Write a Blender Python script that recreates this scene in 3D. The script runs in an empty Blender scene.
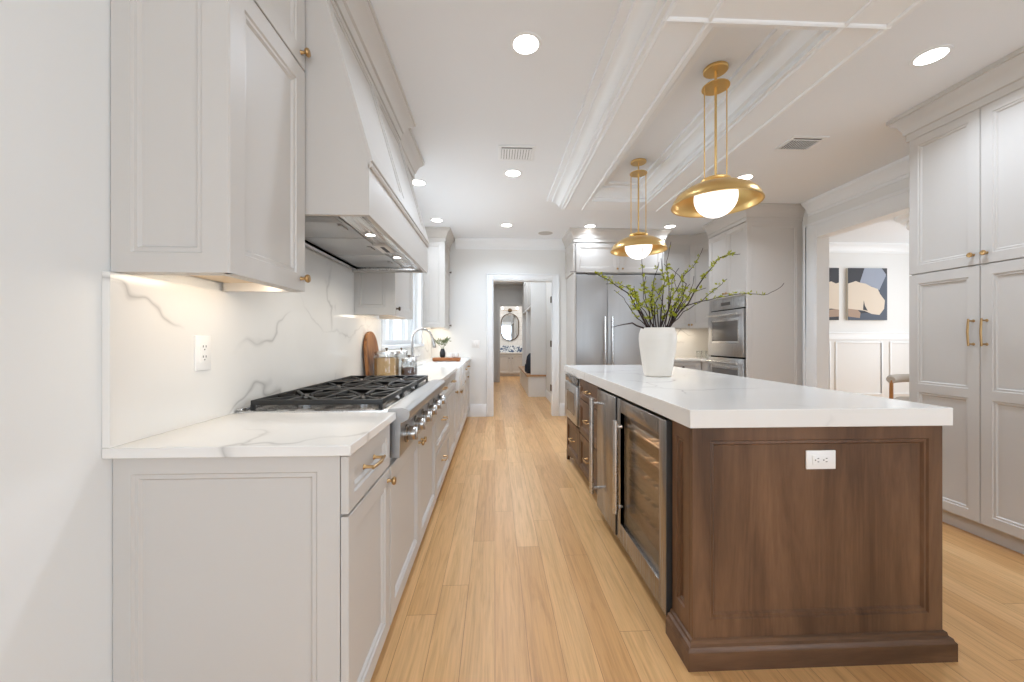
import bpy, bmesh, math, random
from mathutils import Vector, Matrix
random.seed(7)
sc = bpy.context.scene
COL = sc.collection
PI = math.pi
R = math.radians

# ------------------------------------------------------------------ camera, sky, lights, exposure
cam_d = bpy.data.cameras.new('camera'); cam = bpy.data.objects.new('camera', cam_d); COL.objects.link(cam)
cam_d.sensor_width = 36; cam_d.lens = 390 / 1024 * 36; cam_d.shift_y = -0.001
cam.location = (0, 0, 1.19); cam.rotation_euler = (R(90), 0, R(-2.5)); cam_d.clip_start = 0.02
sc.camera = cam
sc.view_settings.view_transform = 'Standard'; sc.view_settings.look = 'None'
sc.view_settings.gamma = 1; sc.view_settings.use_curve_mapping = False
sc.view_settings.exposure = 0.15
sc.cycles.use_denoising = True
sc.cycles.max_bounces = 12; sc.cycles.diffuse_bounces = 8; sc.cycles.glossy_bounces = 5
sc.cycles.transmission_bounces = 8; sc.cycles.transparent_max_bounces = 12
sc.cycles.sample_clamp_indirect = 6; sc.cycles.caustics_reflective = False; sc.cycles.caustics_refractive = False
wd = bpy.data.worlds.new('sky'); sc.world = wd; wd.use_nodes = True
wd.node_tree.nodes['Background'].inputs[0].default_value = (0.90, 0.95, 1.0, 1)
wd.node_tree.nodes['Background'].inputs[1].default_value = 2.2

def area(name, loc, rot, sx, sy, power, col=(1, 1, 1), spread=180, shape='RECTANGLE'):
    l = bpy.data.lights.new(name, 'AREA'); l.shape = shape; l.size = sx; l.size_y = sy
    l.energy = power; l.color = col; l.spread = R(spread)
    o = bpy.data.objects.new(name, l); o.location = loc; o.rotation_euler = rot; COL.objects.link(o)
    return o
area('rear_fill', (0.9, -5.92, 1.30), (R(90), 0, 0), 3.2, 2.1, 68, (0.64, 0.81, 1.0))  # unseen fill, added to light the room from behind the camera
area('daylight_side_window', (2.95, -2.2, 1.5), (0, R(90), 0), 1.7, 2.7, 62, (0.70, 0.84, 1.0))
area('daylight_sink_window', (-1.04, 4.37, 1.65), (0, R(-90), 0), 0.95, 1.5, 9, (0.93, 0.97, 1.0))
area('dining_side_fill', (7.3, 4.2, 1.5), (0, R(90), 0), 2.0, 2.4, 58, (0.86, 0.93, 1.0))  # added fill lamp brightening the dining room; its side wall has no window
area('hall_ceiling_fill', (0.35, 8.6, 2.70), (0, 0, 0), 0.9, 3.2, 26, (0.92, 0.96, 1.0))  # added overhead fill for the hall
area('powder_room_light', (0.5, 12.1, 2.6), (0, 0, 0), 0.8, 0.8, 18, (1, 0.97, 0.93))
WARM = (1.0, 0.90, 0.77)
CAN_W = [8.5, 8.5, 8, 4.5, 3.5, 3.2, 4.0, 11, 8]
CAN_POS = [(0.163, 2.05), (0.168, 3.64), (0.158, 5.29), (-0.76, 3.90), (-0.755, 5.11), (1.30, 5.285), (2.40, 5.255), (2.393, 3.643), (2.393, 2.04)]
for i, (x, y) in enumerate(CAN_POS):
    area('downlight_beam', (x, y, 2.735), (0, 0, 0), 0.13, 0.13, CAN_W[i], (0.755, 0.86, 1.0), 140, 'DISK')

# ------------------------------------------------------------------ materials
def mat(name, col, rough=0.5, metal=0.0, emit=None, estr=0.0, spec=0.5, trans=0.0, ior=1.45, coat=0.0):
    m = bpy.data.materials.new(name); m.use_nodes = True
    b = m.node_tree.nodes['Principled BSDF']
    b.inputs['Base Color'].default_value = (*col, 1); b.inputs['Roughness'].default_value = rough
    b.inputs['Metallic'].default_value = metal; b.inputs['Specular IOR Level'].default_value = spec
    b.inputs['Transmission Weight'].default_value = trans; b.inputs['IOR'].default_value = ior
    b.inputs['Coat Weight'].default_value = coat
    if emit: b.inputs['Emission Color'].default_value = (*emit, 1); b.inputs['Emission Strength'].default_value = estr
    return m
def srgb(r, g, b):
    f = lambda c: (c / 255 / 12.92) if c / 255 <= 0.04045 else ((c / 255 + 0.055) / 1.055) ** 2.4
    return (f(r), f(g), f(b))
class N:
    def __init__(s, m): s.t = m.node_tree; s.b = s.t.nodes['Principled BSDF']
    def n(s, ty, **kw):
        x = s.t.nodes.new(ty)
        for k, v in kw.items():
            if k.startswith('i_'): x.inputs[k[2:].replace('_', ' ')].default_value = v
            else: setattr(x, k, v)
        return x
    def l(s, a, b): s.t.links.new(a, b)
    def coords(s, scale=(1, 1, 1), rot=(0, 0, 0)):
        g = s.n('ShaderNodeNewGeometry'); mp = s.n('ShaderNodeMapping')
        mp.inputs['Scale'].default_value = scale; mp.inputs['Rotation'].default_value = rot
        s.l(g.outputs['Position'], mp.inputs['Vector']); return mp.outputs[0]
    def noise(s, vec, scale, detail=3, dist=0.0, rough=0.5):
        x = s.n('ShaderNodeTexNoise'); x.inputs['Scale'].default_value = scale; x.inputs['Detail'].default_value = detail
        x.inputs['Distortion'].default_value = dist; x.inputs['Roughness'].default_value = rough
        s.l(vec, x.inputs['Vector']); return x
    def ramp(s, fac, stops):
        r = s.n('ShaderNodeValToRGB'); e = r.color_ramp.elements
        while len(e) < len(stops): e.new(0.5)
        for k, (p, c) in enumerate(stops): e[k].position = p; e[k].color = (*c, 1) if len(c) == 3 else c
        s.l(fac, r.inputs[0]); return r.outputs[0]
    def mix(s, fac, a, b, mode='MIX'):
        x = s.n('ShaderNodeMix', data_type='RGBA', blend_type=mode)
        for sock, v in ((x.inputs[0], fac), (x.inputs[6], a), (x.inputs[7], b)):
            if isinstance(v, (int, float)): sock.default_value = v
            elif isinstance(v, tuple): sock.default_value = (*v, 1)
            else: s.l(v, sock)
        return x.outputs[2]
    def bump(s, h, st, dist=0.002):
        x = s.n('ShaderNodeBump'); x.inputs['Strength'].default_value = st; x.inputs['Distance'].default_value = dist
        s.l(h, x.inputs['Height']); s.l(x.outputs[0], s.b.inputs['Normal'])

def paint(name, col, rough=0.45):
    m = mat(name, col, rough); q = N(m)
    v = q.coords(); n = q.noise(v, 1.3, 2)
    q.l(q.mix(n.outputs[0], tuple(c * 0.985 for c in col), tuple(min(1, c * 1.015) for c in col)), q.b.inputs['Base Color'])
    n2 = q.noise(v, 220, 2); q.bump(n2.outputs[0], 0.03, 0.0005)
    return m
M_WALL = paint('wall_paint', srgb(231, 232, 231), 0.6)
M_CEIL = paint('ceiling_paint', srgb(236, 240, 244), 0.7)
M_TRIM = paint('trim_paint', srgb(238, 241, 243), 0.35)
M_CAB = paint('greige_cabinet_paint', srgb(202, 198, 193), 0.38)
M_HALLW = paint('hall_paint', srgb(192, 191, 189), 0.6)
M_WHITE = mat('white_plastic', srgb(238, 236, 233), 0.35)
M_CER = mat('white_ceramic', srgb(226, 219, 209), 0.45)
M_SINK = mat('white_fireclay', srgb(240, 240, 238), 0.12)
M_BLACK = mat('black_gap', (0.006, 0.006, 0.006), 0.6)
M_IRON = mat('cast_iron', (0.018, 0.017, 0.016), 0.45)
M_BRASS = mat('aged_brass', srgb(184, 150, 104), 0.34, 1.0)
M_BRASSP = mat('satin_brass', srgb(232, 198, 134), 0.30, 1.0)
M_BRONZE = mat('dark_bronze', srgb(98, 84, 70), 0.35, 1.0)
M_CHROME = mat('chrome', (0.72, 0.72, 0.72), 0.12, 1.0)
M_NICKEL = mat('brushed_nickel', (0.42, 0.40, 0.38), 0.25, 1.0)
M_DGLASS = mat('dark_oven_glass', (0.12, 0.11, 0.10), 0.06, 0.0, spec=0.9)
M_MIRROR = mat('mirror_glass', (0.85, 0.86, 0.86), 0.02, 1.0)
M_LAMP = mat('lamp_lens', (1, 1, 1), 0.5, emit=(1, 0.965, 0.92), estr=9)
M_GLOBE = mat('opal_globe', (0.9, 0.9, 0.9), 0.25, emit=(1, 0.97, 0.94), estr=1.15)
M_STRIP = mat('led_strip', (1, 1, 1), 0.5, emit=(1, 0.9, 0.75), estr=8)
M_TAN = mat('birch_underside', srgb(226, 205, 176), 0.5)
M_SLOT = mat('outlet_slot', (0.05, 0.05, 0.05), 0.5)
M_VENT = mat('vent_shadow', (0.07, 0.065, 0.06), 0.7)
M_SPK = mat('speaker_mesh', srgb(196, 195, 193), 0.8)
M_EDGE = mat('dark_door_edge', (0.05, 0.05, 0.05), 0.35)
M_BARK = mat('dark_bark', srgb(58, 44, 40), 0.8)
M_LEAF = mat('bud_green', srgb(158, 162, 34), 0.5)
M_OLIVE = mat('olive_leaf', srgb(112, 122, 88), 0.6)
M_BLKCER = mat('black_ceramic', (0.02, 0.02, 0.022), 0.35)
M_BOUCLE = mat('grey_boucle', srgb(196, 190, 182), 0.95)
M_BAG = mat('navy_nylon', srgb(38, 46, 60), 0.7)
M_CEREAL = mat('tan_flour', srgb(214, 170, 112), 0.9)
M_COFFEE = mat('coffee_beans', srgb(84, 48, 34), 0.8)

def steel(name, col, rough, axis=2):
    m = mat(name, col, rough, 1.0); q = N(m)
    s = [300, 300, 300]; s[axis] = 2.0
    n = q.noise(q.coords(tuple(s)), 1.0, 2)
    q.l(q.ramp(n.outputs[0], [(0.3, (rough * 0.85,) * 3), (0.7, (rough * 1.2,) * 3)]), q.b.inputs['Roughness'])
    return m
M_STEEL = steel('brushed_steel', (0.58, 0.575, 0.57), 0.30)
M_STEELF = steel('brushed_steel_soft', (0.47, 0.47, 0.47), 0.44)
M_STEELR = steel('brushed_steel_satin', (0.45, 0.445, 0.44), 0.36, 1)
M_STEELH = steel('brushed_steel_horizontal', (0.66, 0.655, 0.65), 0.26, 1)
M_STEELD = steel('brushed_steel_dark', (0.36, 0.335, 0.31), 0.24)

def marble():
    m = mat('white_quartz', srgb(236, 234, 230), 0.16); q = N(m)
    v = q.coords((1, 1, 1), (0.5, 0.3, 0.6))
    w = q.noise(v, 1.5, 4, 0.2, 0.5)
    off = q.n('ShaderNodeVectorMath', operation='SCALE'); off.inputs[3].default_value = 0.75
    q.l(w.outputs[1], off.inputs[0])
    ad = q.n('ShaderNodeVectorMath', operation='ADD'); q.l(v, ad.inputs[0]); q.l(off.outputs[0], ad.inputs[1])
    vo = q.n('ShaderNodeTexVoronoi', feature='DISTANCE_TO_EDGE'); vo.inputs['Scale'].default_value = 1.15
    q.l(ad.outputs[0], vo.inputs['Vector'])
    line = q.ramp(vo.outputs['Distance'], [(0.0, (1, 1, 1)), (0.004, (0.6,) * 3), (0.014, (0.08,) * 3), (0.04, (0, 0, 0))])
    brk = q.ramp(q.noise(v, 2.3, 2).outputs[0], [(0.42, (0, 0, 0)), (0.62, (1, 1, 1))])
    f = q.mix(1.0, line, brk, 'MULTIPLY')
    cl = q.ramp(q.noise(v, 0.9, 4, 0.5).outputs[0], [(0.35, srgb(236, 234, 230)), (0.75, srgb(226, 223, 218))])
    q.l(q.mix(f, cl, srgb(188, 185, 181)), q.b.inputs['Base Color'])
    return m
M_QUARTZ = marble()

def oak_floor():
    m = mat('oak_floor', srgb(205, 160, 108), 0.33); q = N(m)
    v = q.coords((1, 1, 1), (0, 0, R(90)))
    br = q.n('ShaderNodeTexBrick', offset=0.0, offset_frequency=2, squash=1.0)
    br.inputs['Scale'].default_value = 1.0; br.inputs['Brick Width'].default_value = 1.55; br.inputs['Row Height'].default_value = 0.127
    br.inputs['Mortar Size'].default_value = 0.0011; br.inputs['Mortar Smooth'].default_value = 0.1; br.inputs['Bias'].default_value = 0.0
    br.inputs['Color1'].default_value = (0, 0, 0, 1); br.inputs['Color2'].default_value = (1, 1, 1, 1); br.inputs['Mortar'].default_value = (0.5, 0.5, 0.5, 1)
    sp = q.n('ShaderNodeSeparateXYZ'); q.l(v, sp.inputs[0])
    dv = q.n('ShaderNodeMath', operation='DIVIDE'); dv.inputs[1].default_value = 0.127; q.l(sp.outputs[1], dv.inputs[0])
    fl = q.n('ShaderNodeMath', operation='FLOOR'); q.l(dv.outputs[0], fl.inputs[0])
    wn = q.n('ShaderNodeTexWhiteNoise', noise_dimensions='1D'); q.l(fl.outputs[0], wn.inputs['W'])
    ma = q.n('ShaderNodeMath', operation='MULTIPLY_ADD'); ma.inputs[1].default_value = 4.65; q.l(wn.outputs['Value'], ma.inputs[0]); q.l(sp.outputs[0], ma.inputs[2])
    cb_ = q.n('ShaderNodeCombineXYZ'); q.l(ma.outputs[0], cb_.inputs[0]); q.l(sp.outputs[1], cb_.inputs[1])
    q.l(cb_.outputs[0], br.inputs['Vector'])
    tone = q.ramp(br.outputs['Color'], [(0.0, srgb(206, 157, 103)), (0.3, srgb(216, 169, 115)), (0.6, srgb(221, 175, 120)), (1.0, srgb(228, 184, 131))])
    sh = q.n('ShaderNodeVectorMath', operation='MULTIPLY_ADD'); sh.inputs[1].default_value = (7, 3, 0)
    q.l(br.outputs['Color'], sh.inputs[0]); q.l(q.coords((16, 0.9, 1)), sh.inputs[2])
    g1 = q.noise(sh.outputs[0], 1.6, 5, 1.6, 0.6)
    g2 = q.noise(q.coords((150, 3.0, 1)), 1.0, 3, 0.3)
    gr = q.ramp(g1.outputs[0], [(0.3, (0.80, 0.77, 0.72)), (0.55, (1, 1, 1)), (0.8, (1.05, 1.04, 1.03))])
    c = q.mix(1.0, tone, gr, 'MULTIPLY')
    c = q.mix(0.55, c, q.ramp(g2.outputs[0], [(0.3, (0.80,) * 3), (0.6, (1, 1, 1))]), 'MULTIPLY')
    fk = q.noise(q.coords((60, 5, 1)), 1.0, 2, 0.8)
    c = q.mix(0.6, c, q.ramp(fk.outputs[0], [(0.30, (0.84, 0.80, 0.74)), (0.42, (1, 1, 1))]), 'MULTIPLY')
    c = q.mix(br.outputs['Fac'], c, srgb(160, 116, 74))
    q.l(c, q.b.inputs['Base Color'])
    q.l(q.ramp(g2.outputs[0], [(0.2, (0.36,) * 3), (0.8, (0.27,) * 3)]), q.b.inputs['Roughness'])
    return m
M_FLOOR = oak_floor()

def wood(name, c0, c1, rough=0.4, sc_=(14, 14, 1.2), blotch=0.5, dark=0.7):
    m = mat(name, c0, rough); q = N(m)
    g = q.noise(q.coords(sc_), 1.0, 5, 0.8, 0.6)
    c = q.mix(q.ramp(g.outputs[0], [(0.3, (0, 0, 0)), (0.7, (1, 1, 1))]), c0, c1)
    b = q.noise(q.coords((2.2, 2.2, 1.3)), 1.0, 4, 0.6)
    c = q.mix(blotch, c, q.ramp(b.outputs[0], [(0.3, (dark,) * 3), (0.7, (1.12,) * 3)]), 'MULTIPLY')
    f = q.noise(q.coords(tuple(s * 14 for s in sc_)), 1.0, 2)
    c = q.mix(0.35, c, q.ramp(f.outputs[0], [(0.35, (0.72,) * 3), (0.6, (1, 1, 1))]), 'MULTIPLY')
    q.l(c, q.b.inputs['Base Color']); q.b.inputs['Specular IOR Level'].default_value = 0.35
    return m
M_DARKW = wood('stained_maple', srgb(78, 54, 38), srgb(124, 92, 67), 0.38, (9, 9, 0.9), 0.9, 0.68)
M_DARKWH = wood('stained_maple_horizontal', srgb(78, 54, 38), srgb(116, 86, 63), 0.36, (1.3, 12, 12), 0.9, 0.6)
M_BOARD = wood('acacia_board', srgb(96, 52, 28), srgb(206, 146, 92), 0.45, (26, 26, 2.2), 0.9, 0.6)
M_TRAY = wood('tray_wood', srgb(140, 84, 48), srgb(186, 124, 78), 0.5, (4, 30, 30), 0.6, 0.7)
M_OAK = wood('oak_leg', srgb(168, 112, 62), srgb(196, 142, 88), 0.45, (20, 20, 2), 0.4, 0.8)
M_BENCHW = wood('bench_oak', srgb(176, 134, 96), srgb(204, 164, 124), 0.4, (20, 2, 20), 0.4, 0.8)
M_SHELFW = wood('rack_beech', srgb(186, 150, 112), srgb(214, 182, 146), 0.45, (30, 2, 30), 0.3, 0.85)

def glass(name, tint=(1, 1, 1), refl=0.10):
    m = bpy.data.materials.new(name); m.use_nodes = True; t = m.node_tree
    for x in list(t.nodes): t.nodes.remove(x)
    o = t.nodes.new('ShaderNodeOutputMaterial'); mx = t.nodes.new('ShaderNodeMixShader')
    tr = t.nodes.new('ShaderNodeBsdfTransparent'); tr.inputs[0].default_value = (*tint, 1)
    gl = t.nodes.new('ShaderNodeBsdfGlossy'); gl.inputs['Roughness'].default_value = 0.03
    fr = t.nodes.new('ShaderNodeLayerWeight'); fr.inputs[0].default_value = 0.25
    ad = t.nodes.new('ShaderNodeMath'); ad.operation = 'MULTIPLY_ADD'; ad.inputs[1].default_value = 0.5; ad.inputs[2].default_value = refl
    t.links.new(fr.outputs['Fresnel'], ad.inputs[0]); t.links.new(ad.outputs[0], mx.inputs[0])
    t.links.new(tr.outputs[0], mx.inputs[1]); t.links.new(gl.outputs[0], mx.inputs[2]); t.links.new(mx.outputs[0], o.inputs[0])
    return m
M_GLASS = glass('clear_glass', (0.97, 0.98, 0.98), 0.05)
M_WINE = glass('tinted_cooler_glass', (0.80, 0.77, 0.73), 0.05)

def pattern_blue():
    m = mat('blue_white_pattern', (0.8, 0.8, 0.8), 0.3); q = N(m)
    n = q.noise(q.coords((1, 1, 1)), 14, 3, 1.0)
    q.l(q.ramp(n.outputs[0], [(0.44, srgb(60, 84, 120)), (0.54, srgb(235, 238, 240))]), q.b.inputs['Base Color'])
    return m
M_BLUE = pattern_blue()
def tilew():
    m = mat('powder_wall_tile', (0.85, 0.85, 0.84), 0.3); q = N(m)
    br = q.n('ShaderNodeTexBrick', offset=0.5); br.inputs['Scale'].default_value = 1
    br.inputs['Brick Width'].default_value = 0.3; br.inputs['Row Height'].default_value = 0.15; br.inputs['Mortar Size'].default_value = 0.004
    br.inputs['Color1'].default_value = (0.86, 0.85, 0.84, 1); br.inputs['Color2'].default_value = (0.83, 0.83, 0.82, 1); br.inputs['Mortar'].default_value = (0.6, 0.58, 0.56, 1)
    q.l(q.coords((1, 1, 1), (R(90), 0, 0)), br.inputs['Vector']); q.l(br.outputs['Color'], q.b.inputs['Base Color'])
    return m
M_TILE = tilew()
M_CANVAS = [mat('canvas_charcoal', srgb(74, 76, 82), 0.8), mat('canvas_cream', srgb(222, 210, 194), 0.8), mat('canvas_blue_grey', srgb(158, 166, 182), 0.8),
            mat('canvas_taupe', srgb(172, 150, 134), 0.8), mat('canvas_slate', srgb(92, 100, 114), 0.8), mat('canvas_edge', srgb(200, 194, 182), 0.8)]

# ------------------------------------------------------------------ builders
def frame(n, o):
    """matrix with w along n, v up, u to the right when facing the front"""
    n = Vector(n).normalized(); up = Vector((0, 0, 1)); u = up.cross(n).normalized(); v = n.cross(u)
    return Matrix(((u.x, v.x, n.x, o[0]), (u.y, v.y, n.y, o[1]), (u.z, v.z, n.z, o[2]), (0, 0, 0, 1)))
ID = Matrix.Identity(4)
def axis_m(p, d):
    d = Vector(d).normalized(); q = d.to_track_quat('Z', 'Y').to_matrix().to_4x4(); q.translation = Vector(p); return q

def worldloc(o):
    v = Vector((0, 0, 0))
    while o is not None: v += o.location; o = o.parent
    return v

class B:
    def __init__(s): s.bm = bmesh.new()
    def box(s, x0, x1, y0, y1, z0, z1, bev=0.0, M=ID, seg=2):
        x0, x1 = min(x0, x1), max(x0, x1); y0, y1 = min(y0, y1), max(y0, y1); z0, z1 = min(z0, z1), max(z0, z1)
        vs = [s.bm.verts.new(M @ Vector((x, y, z))) for x in (x0, x1) for y in (y0, y1) for z in (z0, z1)]
        fs = [s.bm.faces.new([vs[i] for i in f]) for f in ((0, 1, 3, 2), (4, 6, 7, 5), (0, 4, 5, 1), (2, 3, 7, 6), (0, 2, 6, 4), (1, 5, 7, 3))]
        if bev > 0:
            es = {e for f in fs for e in f.edges}
            bmesh.ops.bevel(s.bm, geom=list(es), offset=bev, segments=seg, affect='EDGES', profile=0.5)
        return s
    def ring(s, prev, cur):
        k = len(prev)
        for i in range(k): s.bm.faces.new((prev[i], prev[(i + 1) % k], cur[(i + 1) % k], cur[i]))
    def poly_cap(s, loop): 
        try: s.bm.faces.new(loop)
        except ValueError: pass
    def lathe(s, prof, M=ID, seg=24):
        prev = None
        for (r, z) in prof:
            if r < 1e-5: cur = [s.bm.verts.new(M @ Vector((0, 0, z)))]
            else: cur = [s.bm.verts.new(M @ Vector((r * math.cos(2 * PI * k / seg), r * math.sin(2 * PI * k / seg), z))) for k in range(seg)]
            if prev is not None:
                if len(prev) == 1 and len(cur) > 1:
                    for k in range(seg): s.bm.faces.new((prev[0], cur[(k + 1) % seg], cur[k]))
                elif len(cur) == 1 and len(prev) > 1:
                    for k in range(seg): s.bm.faces.new((prev[k], prev[(k + 1) % seg], cur[0]))
                elif len(cur) > 1: s.ring(prev, cur)
            elif len(cur) > 1: s._first = cur
            prev = cur
        return s
    def cyl(s, p0, p1, r, r1=None, seg=16):
        p0 = Vector(p0); p1 = Vector(p1); L = (p1 - p0).length; r1 = r if r1 is None else r1
        return s.lathe([(0, 0), (r, 0), (r1, L), (0, L)], axis_m(p0, p1 - p0), seg)
    def tube(s, pts, r, seg=10):
        pts = [Vector(p) for p in pts]; rr = r if isinstance(r, (list, tuple)) else [r] * len(pts)
        prev = None; nrm = None; first = None
        for i, p in enumerate(pts):
            d = (pts[min(i + 1, len(pts) - 1)] - pts[max(i - 1, 0)]).normalized()
            if nrm is None: nrm = d.orthogonal().normalized()
            nrm = (nrm - d * nrm.dot(d)).normalized(); b = d.cross(nrm)
            cur = [s.bm.verts.new(p + (nrm * math.cos(2 * PI * k / seg) + b * math.sin(2 * PI * k / seg)) * rr[i]) for k in range(seg)]
            if prev: s.ring(prev, cur)
            else: first = cur
            prev = cur
        s.poly_cap(list(reversed(first))); s.poly_cap(prev); return s
    def prism(s, poly, axis, a, b):
        def P(p, t):
            return {'x': (t, p[0], p[1]), 'y': (p[0], t, p[1]), 'z': (p[0], p[1], t)}[axis]
        A = [s.bm.verts.new(P(p, a)) for p in poly]; C = [s.bm.verts.new(P(p, b)) for p in poly]
        s.ring(A, C); s.poly_cap(list(reversed(A))); s.poly_cap(C); return s
    def sweep(s, path, prof, zb=0.0, closed=False):
        """profile (offset to the right of travel, z) swept along an xy path with mitres"""
        n = len(path); rings = []
        for i in range(n):
            p = Vector(path[i]); dirs = []
            if i > 0 or closed: dirs.append((p - Vector(path[i - 1])).normalized())
            if i < n - 1 or closed: dirs.append((Vector(path[(i + 1) % n]) - p).normalized())
            ns = [Vector((d.y, -d.x)) for d in dirs]
            if len(ns) == 2:
                m = (ns[0] + ns[1]); m = m / max(1e-6, (1 + ns[0].dot(ns[1])))
            else: m = ns[0]
            rings.append([s.bm.verts.new((p.x + m.x * o, p.y + m.y * o, zb + z)) for o, z in prof])
        for i in range(n - 1 + (1 if closed else 0)): s.ring(rings[i], rings[(i + 1) % n])
        if not closed: s.poly_cap(list(reversed(rings[0]))); s.poly_cap(rings[-1])
        return s
    def panel(s, M, w, h, t=0.02, st=(0.06, 0.06, 0.06, 0.06), cuts=(), rail=0.03, depth=0.012, u_cuts=(), prof=None):
        """framed front with recessed moulded panels; st = left, right, bottom, top; cuts = heights of middle rails"""
        V = lambda u, v, z: s.bm.verts.new(M @ Vector((u, v, z)))
        back = [V(0, 0, 0), V(w, 0, 0), V(w, h, 0), V(0, h, 0)]
        e = 0.0015
        o0 = [V(0, 0, t - e), V(w, 0, t - e), V(w, h, t - e), V(0, h, t - e)]
        s.poly_cap(list(reversed(back))); s.ring(back, o0)
        ub = [0] + list(u_cuts) + [w]; vb = [0] + list(cuts) + [h]
        for i in range(len(ub) - 1):
            for j in range(len(vb) - 1):
                a, b, c, d = ub[i], ub[i + 1], vb[j], vb[j + 1]
                l = st[0] if i == 0 else rail; r = st[1] if i == len(ub) - 2 else rail
                bo = st[2] if j == 0 else rail; to = st[3] if j == len(vb) - 2 else rail
                prev = [V(a, c, t - e), V(b, c, t - e), V(b, d, t - e), V(a, d, t - e)]
                em = [e if i == 0 else 0, e if i == len(ub) - 2 else 0, e if j == 0 else 0, e if j == len(vb) - 2 else 0]
                q = [V(a + em[0], c + em[2], t), V(b - em[1], c + em[2], t), V(b - em[1], d - em[3], t), V(a + em[0], d - em[3], t)]
                s.ring(prev, q); prev = q
                for k, z in (prof or ((0, t), (0.004, t - depth * 0.45), (0.014, t - depth * 0.35), (0.020, t - depth))):
                    q = [V(a + l + k, c + bo + k, z), V(b - r - k, c + bo + k, z), V(b - r - k, d - to - k, z), V(a + l + k, d - to - k, z)]
                    s.ring(prev, q); prev = q
                s.poly_cap(prev)
        return s
    def done(s, name, m, parent=None, angle=35, local=False, label=None, recalc=True):
        bmesh.ops.remove_doubles(s.bm, verts=s.bm.verts, dist=1e-6)
        if recalc: bmesh.ops.recalc_face_normals(s.bm, faces=s.bm.faces)
        vs = [v.co for v in s.bm.verts]
        if parent is not None: sh = Vector((0, 0, 0)) if local else worldloc(parent)
        else: sh = Vector(((min(v.x for v in vs) + max(v.x for v in vs)) / 2, (min(v.y for v in vs) + max(v.y for v in vs)) / 2, min(v.z for v in vs)))
        bmesh.ops.translate(s.bm, verts=s.bm.verts, vec=-sh)
        me = bpy.data.meshes.new(name); s.bm.to_mesh(me); s.bm.free()
        ms = m if isinstance(m, list) else [m]
        for x in ms: me.materials.append(x)
        for p in me.polygons: p.use_smooth = True
        me.set_sharp_from_angle(angle=R(angle))
        o = bpy.data.objects.new(name, me); COL.objects.link(o)
        if parent is not None: o.parent = parent
        else: o.location = sh
        if label: o['label'] = label
        return o

def tag(o, label, cat, group=None, kind=None):
    o['label'] = label; o['category'] = cat
    if group: o['group'] = group
    if kind: o['kind'] = kind
    return o
def thing(name, label, cat, loc, group=None, rz=0):
    o = bpy.data.objects.new(name, None); o.empty_display_size = 0.1; COL.objects.link(o); o.location = loc; o.rotation_euler = (0, 0, rz)
    return tag(o, label, cat, group)
def struct(o): o['kind'] = 'structure'; return o
def dup(root, loc, label=None):
    r = root.copy(); COL.objects.link(r); r.location = loc
    if label: r['label'] = label
    for ch in list(root.children):
        c = ch.copy(); COL.objects.link(c); c.parent = r
        for g in list(ch.children):
            d = g.copy(); COL.objects.link(d); d.parent = c
    return r

def knob(parent, M, u, v, w, m=M_BRASS, s=1.0):
    K = M @ Matrix.Translation((u, v, w))
    B().lathe([(0, 0), (0.008 * s, 0), (0.006 * s, 0.004), (0.005 * s, 0.014), (0.013 * s, 0.018), (0.0155 * s, 0.024), (0.013 * s, 0.029), (0, 0.031)], K, 16).done('knob', m, parent)
def pull(parent, M, p0, p1, w, m=M_BRASS, r=0.0055, proj=0.032):
    a, b = Vector((*p0, w)), Vector((*p1, w)); d = (b - a).normalized()
    g = B()
    g.tube([M @ (a + Vector((0, 0, proj)) - d * 0.012), M @ (a + Vector((0, 0, proj + 0.003)) + d * 0.02), M @ ((a + b) / 2 + Vector((0, 0, proj + 0.006))), M @ (b + Vector((0, 0, proj + 0.003)) - d * 0.02), M @ (b + Vector((0, 0, proj)) + d * 0.012)], [r * 0.9, r, r * 1.05, r, r * 0.9], 10)
    for p in (a, b): g.tube([M @ p, M @ (p + Vector((0, 0, 0.006))), M @ (p + Vector((0, 0, proj)))], [r * 1.7, r * 1.0, r * 0.85], 10)
    g.done('handle', m, parent)
def front(parent, name, M, w, h, m=M_CAB, st=0.062, cuts=(), rail=0.03, t=0.02):
    s4 = st if isinstance(st, tuple) else (st,) * 4
    return B().panel(M, w, h, t, s4, cuts, rail).done(name, m, parent)

CROWN = [(0, -0.18), (0.010, -0.18), (0.010, -0.135), (0.020, -0.130), (0.026, -0.105), (0.045, -0.065), (0.070, -0.040), (0.072, -0.030), (0.082, -0.028), (0.082, -0.002), (0, -0.002)]
WCROWN = [(0, -0.15), (0.012, -0.15), (0.014, -0.125), (0.024, -0.12), (0.034, -0.085), (0.060, -0.05), (0.082, -0.034), (0.084, -0.024), (0.092, -0.022), (0.092, 0.0), (0, 0.0)]
CH = 2.75

# ------------------------------------------------------------------ setting
XL, YB, XR = -1.003, 6.08, 3.58
struct(B().box(-1.5, 7.6, -6.2, 13.6, -0.1, 0).done('floor', M_FLOOR))
struct(B().box(-1.5, 7.6, -6.2, 13.6, CH, CH + 0.1).done('ceiling', M_CEIL))
WY0, WY1, WZ0, WZ1 = 3.55, 5.20, 1.14, 2.20
g = B(); g.box(XL - 0.15, XL, -6.1, WY0, 0, CH); g.box(XL - 0.15, XL, WY1, YB + 0.12, 0, CH); g.box(XL - 0.15, XL, WY0, WY1, 0, WZ0); g.box(XL - 0.15, XL, WY0, WY1, WZ1, CH)
struct(g.done('wall_left', M_WALL))
DX0, DX1, DZ = -0.037, 0.909, 2.125
g = B(); g.box(XL, DX0, YB, YB + 0.12, 0, CH); g.box(DX1, XR + 0.12, YB, YB + 0.12, 0, CH); g.box(DX0, DX1, YB, YB + 0.12, DZ, CH)
struct(g.done('wall_back', M_WALL))
OY0, OY1, OZ = 2.72, 4.19, 2.35
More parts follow.
